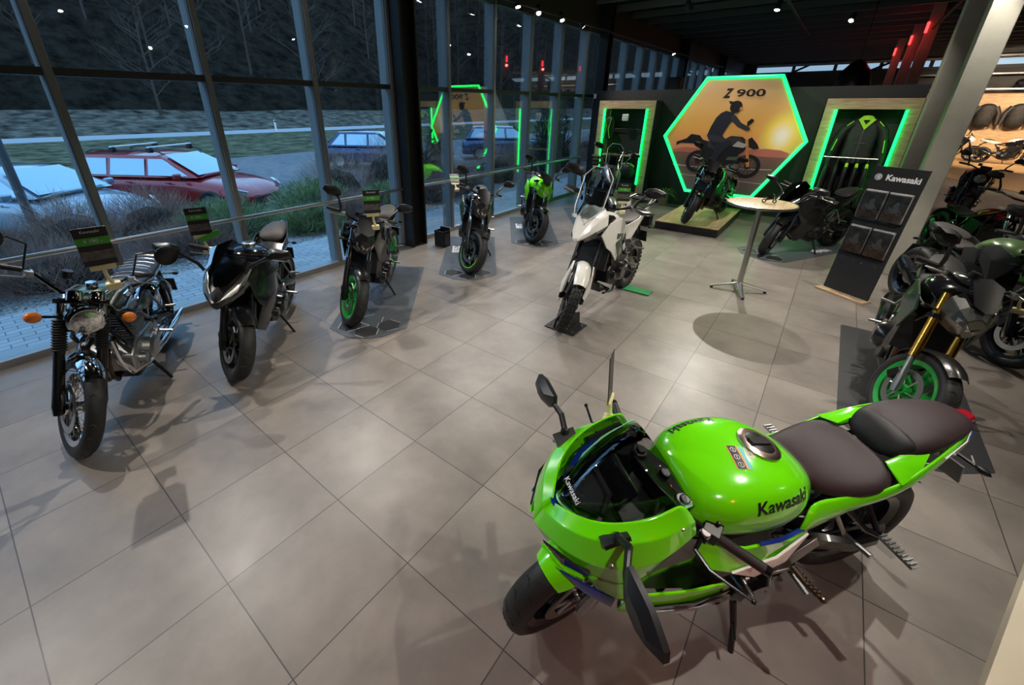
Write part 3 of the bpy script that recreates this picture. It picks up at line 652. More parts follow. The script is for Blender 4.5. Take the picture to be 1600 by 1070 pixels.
moto('motorcycle','small black naked bike with thin lime rim stripe beside the lime green bike',(-3.98,4.76),-54,kind='naked',paint='satin',panel='plastic',shroud='dkgreen',stripe='green',steer=.6,cowl='grey')
moto('motorcycle','lime green naked bike with black screen standing on a mat by the glass',(-4.06,6.55),-56,kind='naked',paint='green',panel='satin',shroud='green',cowl='green',steer=.55,tailp='gloss')
moto('motorcycle','white adventure bike with tall screen and knobbly tyres in mid floor',(-1.73,4.33),-91,kind='adv',paint='white',panel='white',wstyle='wire',rim='satin',Rf=.345,rrf=.267,wf=.10,Rr=.315,rrr=.222,wr=.14,L=1.48,knob=True,lift=.12,forku='satin',forkl='satin',usd=True,word='KLE',steer=.5,lean=.05,tilt=rad(27),forkL=.90,tailx=-.9,sz=.87,tz=.95,stand=False,seatm='seat2',discs=(1,),guard='plastic')
moto('motorcycle','silver adventure tourer partly hidden behind the white adventure bike',(-3.45,8.0),-58,kind='adv',paint='silver',panel='satin',wstyle='cast',rim='satin',lift=.04,guard='matte',graphic='satin',steer=.4,lean=.1,forkL=.86)
moto('motorcycle','black naked bike displayed on the wooden platform before the hexagon picture',(-1.72,9.08,.15),-101,kind='naked',paint='gloss',panel='satin',steer=.5)
moto('motorcycle','black half-faired bike seen side-on behind the bistro table',(-.10,8.35),-121,kind='sport',paint='gloss',panel='satin',shroud='satin',steer=.4,seatm='seat2')
moto('motorcycle','black naked bike with gold forks and green front rim, nearest on the right side',(.84,4.46),-94,kind='naked',paint='gloss',panel='grey',shroud='dkgreen',rim='dgreen',usd=True,forku='gold',forkl='alu',cowl='gunmetal',steer=.55,lean=.1,capc='steel',cyls=4)
moto('motorcycle','black bike with olive green tank standing tail-on beside the brochure stand',(1.36,6.10),-66,kind='naked',paint='olive',panel='matte',shroud='matte',tailp='matte',seatm='seat2',steer=.1,Rr=.33,wr=.19)
moto('motorcycle','low cruiser with candy red tank and long seat at the right edge',(1.80,8.95),-74,kind='cruiser',paint='red',panel='satin',wr=.18,L=1.57,sz=.70,tz=.76,lift=-.04,framec='satin',steer=.1,tailx=-.9)
moto('motorcycle','bronze and black roadster facing the camera beyond the red cruiser',(2.25,13.1),-97,kind='roadster',paint='gloss',panel='satin',shroud='satin',forku='chrome',twinshock=True,steer=.1,engc='bronze',cover='bronze')
bg=moto('motorcycle','white and black motorcycle parked on the lit wooden floor far back',(5.4,27.5),-20,kind='naked',paint='white',panel='satin',shroud='gloss',steer=.1)
for i,(x,y,a,l) in enumerate([(6.9,26.4,-35,'dark motorcycle on the wooden floor far back at the right edge of the view'),(3.9,28.6,-10,'dark motorcycle at the far back right beside the pale column, under hanging jackets')]):
    dup(bg,(x,y,.004),rad(a),l)
# ---------------------------------------------------------------- the big green sports bike in the foreground
def hero():
    lean=.105; st=.28
    par=empty('motorcycle',(.0,1.67,.004),label='large lime green fully faired sports bike in the foreground with maroon-black seats',cat='motorcycle',rot=(-lean,0,rad(-129)))
    L=1.40; xf=.70; zf=.30; t=rad(23.5); d=V(-math.sin(t),0,math.cos(t)); LL=.66; H=V(xf,0,zf)+d*LL
    piv=V(xf,0,zf)+d*.4-V(.05,0,0)
    X=Matrix.Translation(piv)@Matrix.Rotation(st,4,d)@Matrix.Translation(-piv)
    G=M['green']
    wheel(par,'front_wheel',(xf,0,zf),zf,.12,.222,M['satin'],X,'cast',(1,-1),.155)
    fork(par,(xf,0,zf),.02,X,t,M['satin'],M['alu'],LL,True,w=.105)
    c=dict(CF); c.update(L=L,Rr=.32,wr=.185,rim='satin',wstyle='cast',sz=.80,tz=.93,tailx=-.98,head=(.42,.86),stand=False,hanger=False,pegx=.02)
    common(par,c)
    engine(par,M['dsteel'],s=1.05,cover=M['gloss']); exhaust(par,M['bronze'],M['satin'],4)
    MB().box((.36,0,.55),(.03,.34,.30),(0,-.25,0)).build('radiator',M['plastic'],par)
    arcfender(par,(xf,0,zf),zf+.035,.17,rad(58),rad(150),G,X,n=18,drop=.05,t=.005)
    q=MB(X)
    for sd in (-1,1): q.both([(xf-.12,.10,zf+.30),(xf+.02,.10,zf+.28),(xf-.02,.115,zf+.14),(xf-.10,.115,zf+.16)],.01)
    q.build('fender_bracket',G,par,bevel=.003)
    # clip-on handlebars, grips, levers, clamp
    cl=MB(X)
    tc=H+V(.0,0,-.03)
    cl.prism([(-.05,-.13),(.02,-.14),(.05,-.06),(.05,.06),(.02,.14),(-.05,.13),(-.07,.03),(-.07,-.03)],-.015,.015,'xy')
    for i in range(len(cl.v)): cl.v[i]=cl.v[i]+tc
    for sd in (-1,1): cl.cyl(tc+V(-.0,sd*.105,-.03),tc+V(-.01,sd*.105,.035),.03,n=16); cl.cyl(tc+V(-.01,sd*.105,.03),tc+V(-.012,sd*.105,.042),.018,n=12)
    cl.cyl(tc+V(-.03,0,-.0),tc+V(-.035,0,.03),.02,n=12)
    o=cl.build('triple_clamp',M['satin'],par,bevel=.004)
    for sd in (-1,1):
        b=tc+V(0,sd*.115,-.02); e=tc+V(-.13,sd*.36,-.05); i=b+(e-b)*.45
        g=MB(X); g.tube([b,e],.012,10); g.tube([e,e+(e-b)*.06],.018,10); bo=g.build('clip_on_bar',M['satin'],par)
        g=MB(X); g.tube([i,i+(e-i)*.05,e],[.02,.0175,.0175],12); g.build('grip',M['rubber'],bo)
        g=MB(X); p=i+V(.0,-sd*.02,0); g.box(p,(.06,.055,.05),(0,0,sd*.4)); g.box(p+V(.03,0,.0),(.04,.04,.03)); g.cyl(p+V(-.02,0,.02),p+V(-.02,0,.04),.008,n=8); g.build('switchgear',M['plastic'],bo,bevel=.006)
        g=MB(X); g.tube([p+V(.04,0,0),p+V(.10,sd*.02,0),p+V(.10,sd*.08,-.01),p+V(.05,sd*.20,-.01)],[.009,.008,.006,.005],8); g.ball(p+V(.05,sd*.20,-.01),.009,8); g.build('brake_lever' if sd<0 else 'clutch_lever',M['satin'],bo)
        if sd>0:
            g=MB(X); g.cyl(p+V(.035,-.0,.018),p+V(.035,0,.024),.014,n=14); g.build('white_sticker',M['wtxt'],bo)
    g=MB(X); g.tube([tc+V(.05,-.12,.0),tc+V(.06,-.13,.05)],.026,12); g.build('brake_fluid_reservoir',M['plastic'],par)
    cb=MB()
    for k,(y0,y1) in enumerate([(-.1,-.2),(.06,.2),(.1,.16)]): cb.tube([(.45,y0,.86),(.52,(y0+y1)/2,.90-.02*k),(.48,y1,.84),(.42,y1*.8,.74)],.006,6)
    cb.build('control_cables',M['rubber'],par)
    # fuel tank
    def ts(zt,hw,zm,zb,k=.55,cr=.02): return [(0,zt),(hw*k,zt-cr*.4),(hw*.86,zt-cr*1.6),(hw,zm),(hw*.93,(zm+zb)*.5),(hw*.72,zb),(0,zb)]
    tb=MB()
    tb.body([(.385,ts(.86,.10,.82,.76)),(.375,ts(.905,.13,.84,.74)),(.34,ts(.945,.175,.86,.72)),(.26,ts(.975,.215,.86,.70)),(.14,ts(.985,.225,.84,.69)),(.02,ts(.965,.215,.82,.68)),(-.08,ts(.925,.185,.79,.68)),(-.16,ts(.875,.135,.77,.69)),(-.20,ts(.83,.09,.76,.70))])
    tk=tb.build('fuel_tank',G,par,sub=2)
    A=V(.03,0,.962); n=V(-.22,0,1)
    q=MB(); q.rev([(.052,.012),(.064,.012),(.076,.006),(.078,-.02),(.05,-.02)],A,ax=n,n=40); q.build('filler_ring',mat('bronze_ring',(.55,.40,.36),.25,1.),tk)
    q=MB(); q.rev([(.0001,.014),(.046,.014),(.052,.010),(.052,-.01),(.0001,-.01)],A,ax=n,n=32); q.box(A+V(.005,0,.018),(.085,.03,.012),(0,-.22,0))
    for k in range(6): a=k*PI/3+.3; q.ball(A+V(math.cos(a)*.046,math.sin(a)*.046,.008+math.cos(a)*.046*.22),.010,8,(1,1,.6))
    q.build('fuel_cap',M['plastic'],tk,smooth=50)
    # tank recess lines: shoulder panel edge
    for sd in (-1,1):
        if sd>0: T=frame_mat((.065,.19,.90),(-1,-.02,.0),(0,-1,1)); sz=.066
        else: T=frame_mat((.21,-.150,.97),(1,.02,.02),(0,1,.5)); sz=.050
        decal(text('Kawasaki',sz,M['ktxt'],tk,T,ext=0,bold=.0016),tk,(0,sd*(1.3 if sd>0 else .25),1))
    # caution stickers on tank top
    F=frame_mat((.165,.045,.989),(-.25,-1,-.02),(1,-.25,-.02))
    def patch(x0,y0,x1,y1,z,m,nm):
        b=MB(F); b.sheet([[(x0+(x1-x0)*i/4,y0+(y1-y0)*j/4,z) for j in range(5)] for i in range(5)]); o=b.build(nm,m,tk,smooth=None); decal(o,tk,(0,0,1),.001+z); return o
    patch(-.045,-.022,.05,.02,0,mat('sticker_orange',(.8,.33,.05),.4),'caution_sticker')
    patch(-.045,-.014,.05,.016,.0009,M['ktxt'],'caution_sticker')
    patch(-.045,-.036,.05,-.022,0,mat('sticker_teal',(.08,.6,.62),.4),'caution_sticker')
    patch(-.0,-.066,.05,-.042,0,mat('sticker_cream',(.7,.72,.55),.4),'caution_sticker')
    b=MB(F)
    for k in (-.03,.001,.032): b.rev([(.008,.0018),(.0105,.0018),(.0105,.0024),(.008,.0024)],(k,.001,0),ax=(0,0,1),n=16); b.box((k,.001,.002),(.012,.003,.0008))
    decal(b.build('caution_pictogram',M['wtxt'],tk),tk,(0,0,1),.003)
    decal(text('56 Kg',.014,M['ktxt'],tk,F@Matrix.Translation((.026,-.054,.001)),ext=0),tk,(0,0,1),.003)
    # nose + upper fairing
    nz=MB()
    nz.body([(.62,[(0,.80),(.09,.80),(.15,.80),(.17,.77),(.15,.70),(0,.68)]),(.74,[(0,.80),(.07,.80),(.13,.79),(.14,.76),(.11,.69),(0,.67)]),(.84,[(0,.76),(.03,.76),(.06,.755),(.06,.73),(.04,.70),(0,.69)])])
    fa=nz.build('nose_bracket',M['satin'],par,smooth=30)
    for sd in (-1,1):
        s=MB()
        R0=[(.822,0,.852),(.795,.07,.88),(.735,.145,.922),(.65,.185,.965),(.565,.198,.998),(.50,.19,1.028)]
        R1=[(.862,0,.812),(.832,.10,.856),(.75,.195,.898),(.645,.235,.932),(.55,.237,.945),(.45,.212,.952)]
        R2=[(.888,0,.758),(.852,.108,.782),(.765,.218,.808),(.645,.262,.842),(.55,.260,.870),(.43,.218,.885)]
        R3=[(.872,0,.715),(.835,.095,.712),(.755,.185,.705),(.665,.248,.715),(.605,.255,.765),(.53,.238,.825)]
        ap=lambda A,B,t:[tuple(a+(b-a)*t for a,b in zip(p,q)) for p,q in zip(A,B)]
        rows=[R0,ap(R0,R1,.5),ap(R0,R1,.93),R1,ap(R1,R2,.08),ap(R1,R2,.5),ap(R1,R2,.94),R2,ap(R2,R3,.08),ap(R2,R3,.5),R3]
        s.sheet([[(x,sd*y,z) for x,y,z in r] for r in rows]); u=s.build('front_fairing' if sd>0 else 'front_fairing',G,par,sub=2)
        k=u.modifiers.new('th','SOLIDIFY'); k.thickness=.005; k.offset=-1 if sd>0 else 1; k.offset=0
        s=MB(); s.sheet([[(.76,sd*.182,.71),(.665,sd*.247,.72),(.605,sd*.254,.77)],[(.74,sd*.175,.65),(.67,sd*.24,.65),(.60,sd*.256,.68)],[(.72,sd*.16,.60),(.67,sd*.225,.59),(.60,sd*.25,.60)]]); q=s.build('fairing_cheek',G,par,sub=2); k=q.modifiers.new('th','SOLIDIFY'); k.thickness=.005; k.offset=0
        # bolts
        b=MB(); b.ball((.50,sd*.225,.945),.007,8); b.ball((0.731,sd*.243,.86),.007,8); b.ball((.60,sd*.255,.80),.007,8); b.build('fairing_bolt',M['alu'],u)
        # headlamps and winglets
        s=MB(); s.plate([(0.876,sd*.075,.745),(0.809,sd*.185,.775),(0.770,sd*.215,.775),(0.778,sd*.20,.735),(0.833,sd*.14,.715)],.012,(0.817,sd*.165,.745)); s.build('headlight_lens',M['dlens'],fa)
        s=MB(); s.plate([(0.879,sd*.07,.715),(0.825,sd*.16,.705),(0.778,sd*.205,.72),(0.770,sd*.20,.68),(0.825,sd*.13,.665)],.02,(0.817,sd*.155,.69)); s.build('winglet',G,fa,bevel=.003)
        s=MB(); s.plate([(0.840,sd*.155,.70),(0.778,sd*.215,.705),(.70,sd*.27,.70),(0.708,sd*.272,.66),(0.778,sd*.21,.655)],.008,(0.762,sd*.235,.685)); s.build('blue_graphic',M['blue'],fa)
        # lower side fairing
        s=MB()
        rows=[[(.62,sd*.255,.66),(.50,sd*.262,.64),(.36,sd*.262,.60),(.20,sd*.25,.58)],
              [(.64,sd*.25,.60),(.50,sd*.268,.585),(.36,sd*.268,.55),(.20,sd*.252,.53)],
              [(.64,sd*.235,.52),(.52,sd*.255,.47),(.36,sd*.26,.44),(.20,sd*.245,.44)],
              [(.60,sd*.20,.43),(.50,sd*.215,.38),(.34,sd*.22,.34),(.10,sd*.22,.32)],
              [(.54,sd*.12,.34),(.46,sd*.14,.28),(.30,sd*.15,.24),(.02,sd*.16,.24)]]
        s.sheet(rows); u=s.build('lower_fairing',G,par,sub=2); k=u.modifiers.new('th','SOLIDIFY'); k.thickness=.006; k.offset=0
        s=MB(); s.plate([(.60,sd*.268,.585),(.36,sd*.279,.545),(.20,sd*.262,.525),(.22,sd*.255,.455),(.40,sd*.270,.455)],.006,(.38,sd*.281,.51)); s.build('black_graphic',M['gloss'],u)
        s=MB(); s.plate([(.52,sd*.279,.55),(.34,sd*.284,.515),(.22,sd*.27,.50),(.24,sd*.268,.475),(.42,sd*.279,.49)],.004,(.36,sd*.287,.51)); s.build('silver_graphic',M['silver'],u)
        # inner black panel between fairing and frame
        s=MB(); s.plate([(.62,sd*.235,.80),(.40,sd*.205,.86),(.34,sd*.19,.74),(.10,sd*.19,.62),(.08,sd*.21,.52),(.36,sd*.235,.55),(.60,sd*.24,.66)],.01,(.36,sd*.20,.67)); s.build('inner_panel',M['gloss'],par,bevel=.004)
        s=MB(); s.plate([(.38,sd*.19,.77),(.20,sd*.236,.75),(-.02,sd*.225,.71),(-.15,sd*.19,.665),(.0,sd*.245,.62),(.14,sd*.262,.60),(.32,sd*.24,.67)],.01,(.13,sd*.252,.68)); u=s.build('tank_side_panel',G,par,bevel=.003)
        s=MB(); s.plate([(.24,sd*.262,.655),(.06,sd*.256,.675),(-.13,sd*.206,.675),(-.0,sd*.254,.628),(.14,sd*.270,.610)],.008,(.07,sd*.266,.648)); s.build('white_graphic',M['white'],u)
        # knee side cover running back under the seat to the tail
        s=MB()
        rows=[[(-.13,sd*.15,.80),(-.30,sd*.155,.775),(-.48,sd*.18,.815),(-.58,sd*.165,.86),(-.74,sd*.135,.915),(-.90,sd*.085,.925),(-.98,sd*.055,.915)],
              [(-.10,sd*.19,.74),(-.30,sd*.18,.74),(-.48,sd*.20,.775),(-.60,sd*.185,.825),(-.74,sd*.155,.87),(-.90,sd*.105,.895),(-1.01,sd*.05,.90)],
              [(-.06,sd*.205,.67),(-.28,sd*.17,.69),(-.46,sd*.165,.72),(-.60,sd*.15,.77),(-.72,sd*.13,.81),(-.88,sd*.085,.85),(-.99,sd*.03,.875)]]
        s.sheet(rows); u=s.build('tail_fairing',G,par,sub=2); k=u.modifiers.new('th','SOLIDIFY'); k.thickness=.006; k.offset=0
        s=MB(); s.plate([(-.72,sd*.152,.888),(-.86,sd*.118,.915),(-.985,sd*.06,.91),(-.93,sd*.095,.885),(-.80,sd*.138,.868)],.004,(-.85,sd*.124,.895)); s.build('white_graphic',M['white'],u)
        s=MB(); s.plate([(-.86,sd*.118,.898),(-.95,sd*.086,.905),(-.985,sd*.065,.90),(-.93,sd*.097,.88)],.003,(-.92,sd*.098,.896)); s.build('blue_graphic',M['blue'],u)
        s=MB(); s.tube([(-.10,sd*.195,.70),(.05,sd*.228,.735),(.14,sd*.232,.75)],.008,6,flat=.4); s.build('blue_stripe',M['blue'],u)
        # green bar crossing between the two seats
        s=MB(); s.plate([(-.50,sd*.185,.825),(-.60,sd*.165,.86),(-.66,sd*.13,.905),(-.60,sd*.11,.90),(-.50,sd*.11,.862)],.012,(-.565,sd*.145,.875)); s.build('seat_cowl_bar',G,par,bevel=.004)
        # mirrors on the fairing
        m=MB(); b=V(.71,sd*.20,.925); h=V(.77 if sd>0 else .71,sd*.34,1.02 if sd>0 else .965)
        m.box(b,(.085,.05,.014),(sd*.5,.3,0)); m.ball(b+V(0,sd*.01,.02),.018,10); m.tube([b+V(0,0,.015),b+V(.0,sd*.06,.06),h],[.012,.012,.010],8); mo=m.build('mirror',M['plastic'],par)
        m=MB()
        out=[(-.01,-.01),(.03,-.045),(.11,-.045),(.185,.0),(.175,.03),(.10,.05),(.0,.04)]
        cc=Vector((.10,.0))
        mk=lambda p,dx,q:h+V(dx,sd*(cc[0]+(p[0]-cc[0])*q),(cc[1]+(p[1]-cc[1])*q)-.12*(cc[0]+(p[0]-cc[0])*q)*(1))
        m.loft([[mk(p,-.012,1) for p in out],[mk(p,.004,1) for p in out],[mk(p,.028,.55) for p in out]]); m.build('mirror_head',M['plastic'],mo)
        m=MB(); m.loft([[mk(p,-.0125,.9) for p in out],[mk(p,-.015,.88) for p in out]]); m.build('mirror_glass',M['chrome'],mo)
    # windscreen bubble: clear dark sheet with green rim
    def scr(inset=0.):
        R=[]
        for x,z,w,dz in ((.812,.862,.055,.0),(.775,.895,.105,.02),(.71,.95,.15,.03),(.63,1.0,.172,.04),(.56,1.035,.18,.04),(.505,1.06,.18,.03)):
            row=[]
            for k in range(9):
                u=-1+k/4; ww=w-inset
                row.append((x-abs(u)**2*.06,u*ww,z+dz*(1-u*u)-(.075)*abs(u)**2*(1 if x<.8 else .5)))
            R.append(row)
        return R
    R=scr(); s=MB(); s.sheet(R); w=s.build('windscreen',M['screen'],par,sub=1); k=w.modifiers.new('th','SOLIDIFY'); k.thickness=.003
    s=MB(); ed=[r[0] for r in R][::-1]+R[0][1:-1]+[r[-1] for r in R]; s.tube(ed,.0035,6); s.build('screen_trim',mat('pale_green_trim',(.25,.8,.35),.3),w)
    s=MB(); ed2=[(x+.012,y*1.07,z-.012) for x,y,z in ed[2:-2]]; s.tube(ed2,.011,6,flat=.5); s.build('blue_screen_stripe',M['blue'],w)
    text('Kawasaki',.028,M['wtxt'],w,frame_mat((.775,.02,.925),(0,1,0),(-.8,0,.6)),ext=.0006)
    # cockpit
    s=MB(); s.box((.60,0,.90),(.03,.17,.11),(0,-.6,0)); s.build('instrument_panel',M['dlens'],par,bevel=.01)
    s=MB(); s.tube([(.72,-.12,.84),(.66,-.06,.93),(.66,.06,.93),(.72,.12,.84)],.010,6); s.box((.70,0,.86),(.12,.16,.02),(0,.4,0)); s.box((.52,0,.80),(.16,.30,.02)); s.build('cockpit_bracket',mat('cockpit_grey',(.09,.09,.092),.5),par)
    s=MB(); s.both([(.62,.19,.92),(.50,.19,.98),(.42,.17,.90),(.44,.15,.84),(.60,.17,.85)],.008); s.build('cockpit_side_panel',M['matte'],par)
    # seats
    s=MB()
    s.body([(-.145,[(0,.885),(.05,.88),(.085,.865),(.105,.84),(.10,.80),(0,.79)]),
            (-.20,[(0,.845),(.07,.842),(.115,.83),(.14,.80),(.13,.77),(0,.76)]),
            (-.32,[(0,.825),(.09,.825),(.15,.815),(.175,.785),(.16,.755),(0,.745)]),
            (-.42,[(0,.83),(.10,.832),(.165,.825),(.19,.795),(.17,.76),(0,.75)]),
            (-.49,[(0,.85),(.10,.85),(.16,.838),(.175,.81),(.16,.775),(0,.765)]),
            (-.525,[(0,.87),(.08,.865),(.11,.845),(.12,.82),(.11,.79),(0,.78)])])
    s.build('rider_seat',M['mar'],par,sub=2)
    s=MB()
    s.body([(-.535,[(0,.885),(.05,.885),(.075,.875),(.085,.86),(.08,.84),(0,.835)]),
            (-.565,[(0,.925),(.06,.922),(.10,.905),(.115,.88),(.105,.855),(0,.85)]),
            (-.66,[(0,.955),(.08,.952),(.125,.935),(.14,.905),(.13,.88),(0,.87)]),
            (-.78,[(0,.965),(.075,.962),(.115,.95),(.125,.925),(.115,.90),(0,.89)]),
            (-.92,[(0,.958),(.05,.957),(.085,.948),(.095,.93),(.085,.912),(0,.905)]),
            (-.985,[(0,.945),(.03,.944),(.05,.938),(.055,.93),(.045,.92),(0,.915)])])
    ps=s.build('pillion_seat',M['mar'],par,sub=2)
    s=MB(); s.body([(-.53,[(0,.875),(.06,.87),(.085,.85),(.08,.83),(0,.825)]),(-.56,[(0,.932),(.062,.928),(.102,.905),(.10,.87),(0,.86)]),(-.60,[(0,.948),(.075,.944),(.118,.92),(.115,.88),(0,.87)]),(-.625,[(0,.952),(.08,.949),(.123,.93),(.12,.89),(0,.88)])]); s.build('pillion_front_pad',M['seat'],ps,sub=1)
    s=MB(); s.body([(-.96,[(0,.93),(.04,.925),(.05,.905),(.03,.885),(0,.88)]),(-1.05,[(0,.925),(.02,.922),(.03,.91),(.02,.895),(0,.89)])]); s.build('tail_light',M['rlens'],par,bevel=.003)
    s=MB(); s.tube([(-.86,0,.86),(-.98,0,.78),(-1.08,.0,.66)],[.03,.025,.02],8); s.box((-1.10,0,.62),(.008,.19,.14),(0,.5,0)); s.tube([(-1.0,-.14,.76),(-1.0,.14,.76)],.008,6)
    for sd in (-1,1): s.ball((-1.0,sd*.16,.76),.028,8,(.6,1.2,.5))
    s.build('licence_plate_holder',M['plastic'],par)
    # pegs with ribbed aluminium, hangers, shift lever, stand
    for sd in (-1,1):
        s=MB(); s.tube([(-.30,sd*.14,.74),(-.44,sd*.20,.60),(-.50,sd*.225,.575)],.012,8); s.tube([(-.44,sd*.14,.72),(-.50,sd*.225,.575)],.012,8); h=s.build('pillion_peg_hanger',M['satin'],par)
        s=MB(); s.box((-.50,sd*.29,.58),(.032,.13,.012))
        for k in range(8): s.box((-.50,sd*(.235+k*.0155),.59),(.034,.005,.012))
        s.build('pillion_footpeg',M['alu'],h)
        s=MB(); s.tube([(-.15,sd*.215,.46),(-.155,sd*.27,.455),(-.17,sd*.33,.45)],[.013,.013,.010],8)
        for k in range(6): s.rev([(.012,-.003),(.016,-.003),(.016,.003),(.012,.003)],(-.157-k*.002,sd*(.245+k*.014),.455),ax=(0,1,0),n=10)
        s.ball((-.172,sd*.335,.452),.014,8); s.build('rider_footpeg',M['bronze'],par)
        s=MB(); s.prism([(-.10,.50),(-.05,.43),(-.14,.42),(-.24,.56),(-.20,.62)],sd*.195,sd*.205); s.tube([(.06,sd*.21,.44),(-.16,sd*.215,.45)],.008,6); s.cyl((.07,sd*.2,.44),(.07,sd*.27,.435),.009,n=8); s.build('footrest_hanger',M['alu'],par,bevel=.003)
    s=MB(); s.tube([(.02,.16,.30),(.03,.25,.14),(.04,.30,.02)],[.016,.013,.012],8); s.box((.04,.32,.01),(.10,.05,.012),(.1,0,0)); s.tube([(.03,.24,.16),(.07,.30,.15)],.006,6); s.build('side_stand',M['satin'],par)
    s=MB(); arc=[(-.70+.345*math.cos(a),.0,.32+.345*math.sin(a)) for a in [rad(50+k*12) for k in range(7)]]
    s.tube(arc,.09,8,flat=.12); s.build('rear_hugger',M['plastic'],par)
    return par
M['mar']=mat('maroon_seat_vinyl',(.032,.017,.020),.48,bump=.25,bscale=600,spec=.4)
HERO=hero()
# ---------------------------------------------------------------- room shell
def tilemat():
    m=bpy.data.materials.new('porcelain_floor_tiles'); m.use_nodes=True; nt=m.node_tree; b=nt.nodes['Principled BSDF']; N=nt.nodes; K=nt.links
    tc=N.new('ShaderNodeTexCoord'); sp=N.new('ShaderNodeSeparateXYZ'); K.new(tc.outputs['Object'],sp.inputs[0])
    def mth(op,a,bv=None,clamp=False):
        n=N.new('ShaderNodeMath'); n.operation=op; n.use_clamp=clamp
        for i,q in enumerate((a,bv)):
            if q is None: continue
            if isinstance(q,(int,float)): n.inputs[i].default_value=q
            else: K.new(q,n.inputs[i])
        return n.outputs[0]
    ds=[];ids=[]
    for o,off,sz in ((sp.outputs[0],-2.347,.5997),(sp.outputs[1],.848,.6144)):
        u=mth('DIVIDE',mth('SUBTRACT',o,off),sz); fr=mth('FRACT',u); ids.append(mth('FLOOR',u))
        d=mth('MULTIPLY',mth('MINIMUM',fr,mth('SUBTRACT',1.,fr)),sz); ds.append(d)
    d=mth('MINIMUM',ds[0],ds[1]); line=mth('LESS_THAN',d,.0026)
    wn=N.new('ShaderNodeTexWhiteNoise'); cb=N.new('ShaderNodeCombineXYZ'); K.new(ids[0],cb.inputs[0]); K.new(ids[1],cb.inputs[1]); K.new(cb.outputs[0],wn.inputs['Vector'])
    n1=N.new('ShaderNodeTexNoise'); n1.inputs['Scale'].default_value=2.2; n1.inputs['Detail'].default_value=8; n1.inputs['Roughness'].default_value=.62
    ad=N.new('ShaderNodeVectorMath'); ad.operation='MULTIPLY_ADD'; ad.inputs[1].default_value=(3,3,3); K.new(wn.outputs['Color'],ad.inputs[0]); K.new(tc.outputs['Object'],ad.inputs[2]); K.new(ad.outputs[0],n1.inputs['Vector'])
    cr=N.new('ShaderNodeValToRGB'); e=cr.color_ramp.elements; e[0].position=.3; e[0].color=(.145,.125,.108,1); e[1].position=.72; e[1].color=(.25,.218,.190,1); K.new(n1.outputs['Fac'],cr.inputs[0])
    mv=N.new('ShaderNodeVectorMath'); mv.operation='SCALE'; K.new(cr.outputs[0],mv.inputs[0]); K.new(mth('ADD',mth('MULTIPLY',wn.outputs['Value'],.12),.94),mv.inputs['Scale'])
    mx=N.new('ShaderNodeMix'); mx.data_type='RGBA'; K.new(line,mx.inputs[0]); K.new(mv.outputs[0],mx.inputs[6]); mx.inputs[7].default_value=(.045,.04,.036,1); K.new(mx.outputs[2],b.inputs['Base Color'])
    n2=N.new('ShaderNodeTexNoise'); n2.inputs['Scale'].default_value=5; n2.inputs['Detail'].default_value=6; K.new(tc.outputs['Object'],n2.inputs['Vector'])
    mr=N.new('ShaderNodeMapRange'); mr.inputs['To Min'].default_value=.30; mr.inputs['To Max'].default_value=.46; K.new(n2.outputs['Fac'],mr.inputs['Value']); K.new(mr.outputs[0],b.inputs['Roughness'])
    bu=N.new('ShaderNodeBump'); bu.inputs['Strength'].default_value=.4; bu.inputs['Distance'].default_value=.002; K.new(mth('SUBTRACT',1.,line),bu.inputs['Height']); K.new(bu.outputs[0],b.inputs['Normal'])
    return m
def woodmat(name,c0,c1,sc=(1,14,14),rough=.45,axis=None):
    m=bpy.data.materials.new(name); m.use_nodes=True; nt=m.node_tree; b=nt.nodes['Principled BSDF']; N=nt.nodes; K=nt.links
    tc=N.new('ShaderNodeTexCoord'); mp=N.new('ShaderNodeMapping'); mp.inputs['Scale'].default_value=sc; K.new(tc.outputs['Object'],mp.inputs[0])
    n=N.new('ShaderNodeTexNoise'); n.inputs['Scale'].default_value=1.6; n.inputs['Detail'].default_value=7; n.inputs['Distortion'].default_value=.6; K.new(mp.outputs[0],n.inputs['Vector'])
    cr=N.new('ShaderNodeValToRGB'); e=cr.color_ramp.elements; e[0].position=.32; e[0].color=(*c0,1); e[1].position=.68; e[1].color=(*c1,1); K.new(n.outputs['Fac'],cr.inputs[0]); K.new(cr.outputs[0],b.inputs['Base Color']); b.inputs['Roughness'].default_value=rough
    return m
W=dict(oak=woodmat('light_oak',(.36,.24,.13),(.56,.42,.26),(3,3,30)),
 oakf=woodmat('oak_boards',(.40,.26,.12),(.62,.46,.26),(22,2,22)),
 floorw=woodmat('warm_wood_floor',(.30,.17,.07),(.55,.34,.15),(2,16,2),.4),
 wallw=woodmat('warm_wood_wall',(.42,.25,.12),(.62,.42,.22),(2,2,16),.5))
BK=mat('black_wall_paint',(.022,.022,.024),.55,noise=.15,nscale=3)
CE=mat('black_ceiling',(.010,.010,.011),.75)
MU=mat('window_frame_grey',(.25,.25,.245),.5,.1)
MUd=mat('transom_dark_grey',(.055,.055,.055),.5,.3)
RAIL=mat('rail_metal',(.62,.62,.60),.3,.9)
CONC=mat('cream_painted_steel',(.31,.30,.25),.5,noise=.06,nscale=6)
def block(name,x0,x1,y0,y1,z0,z1,m,parent=None,bevel=0):
    return MB().box(((x0+x1)/2,(y0+y1)/2,(z0+z1)/2),(x1-x0,y1-y0,z1-z0)).build(name,m,parent,bevel=bevel)
struct(block('floor',-5.42,16,-6,40,-.12,0,tilemat()))
struct(block('ceiling',-5.42,16,-6,40,4.35,4.5,CE))
struct(block('wall_back',-5.42,16,39.6,39.8,0,3.0,BK)); struct(block('wall_right',15.9,16,-6,40,0,4.4,BK)); struct(block('wall_front',-5.42,16,-6.1,-6,0,4.4,mat('dim_wall',(.035,.033,.03),.7)))
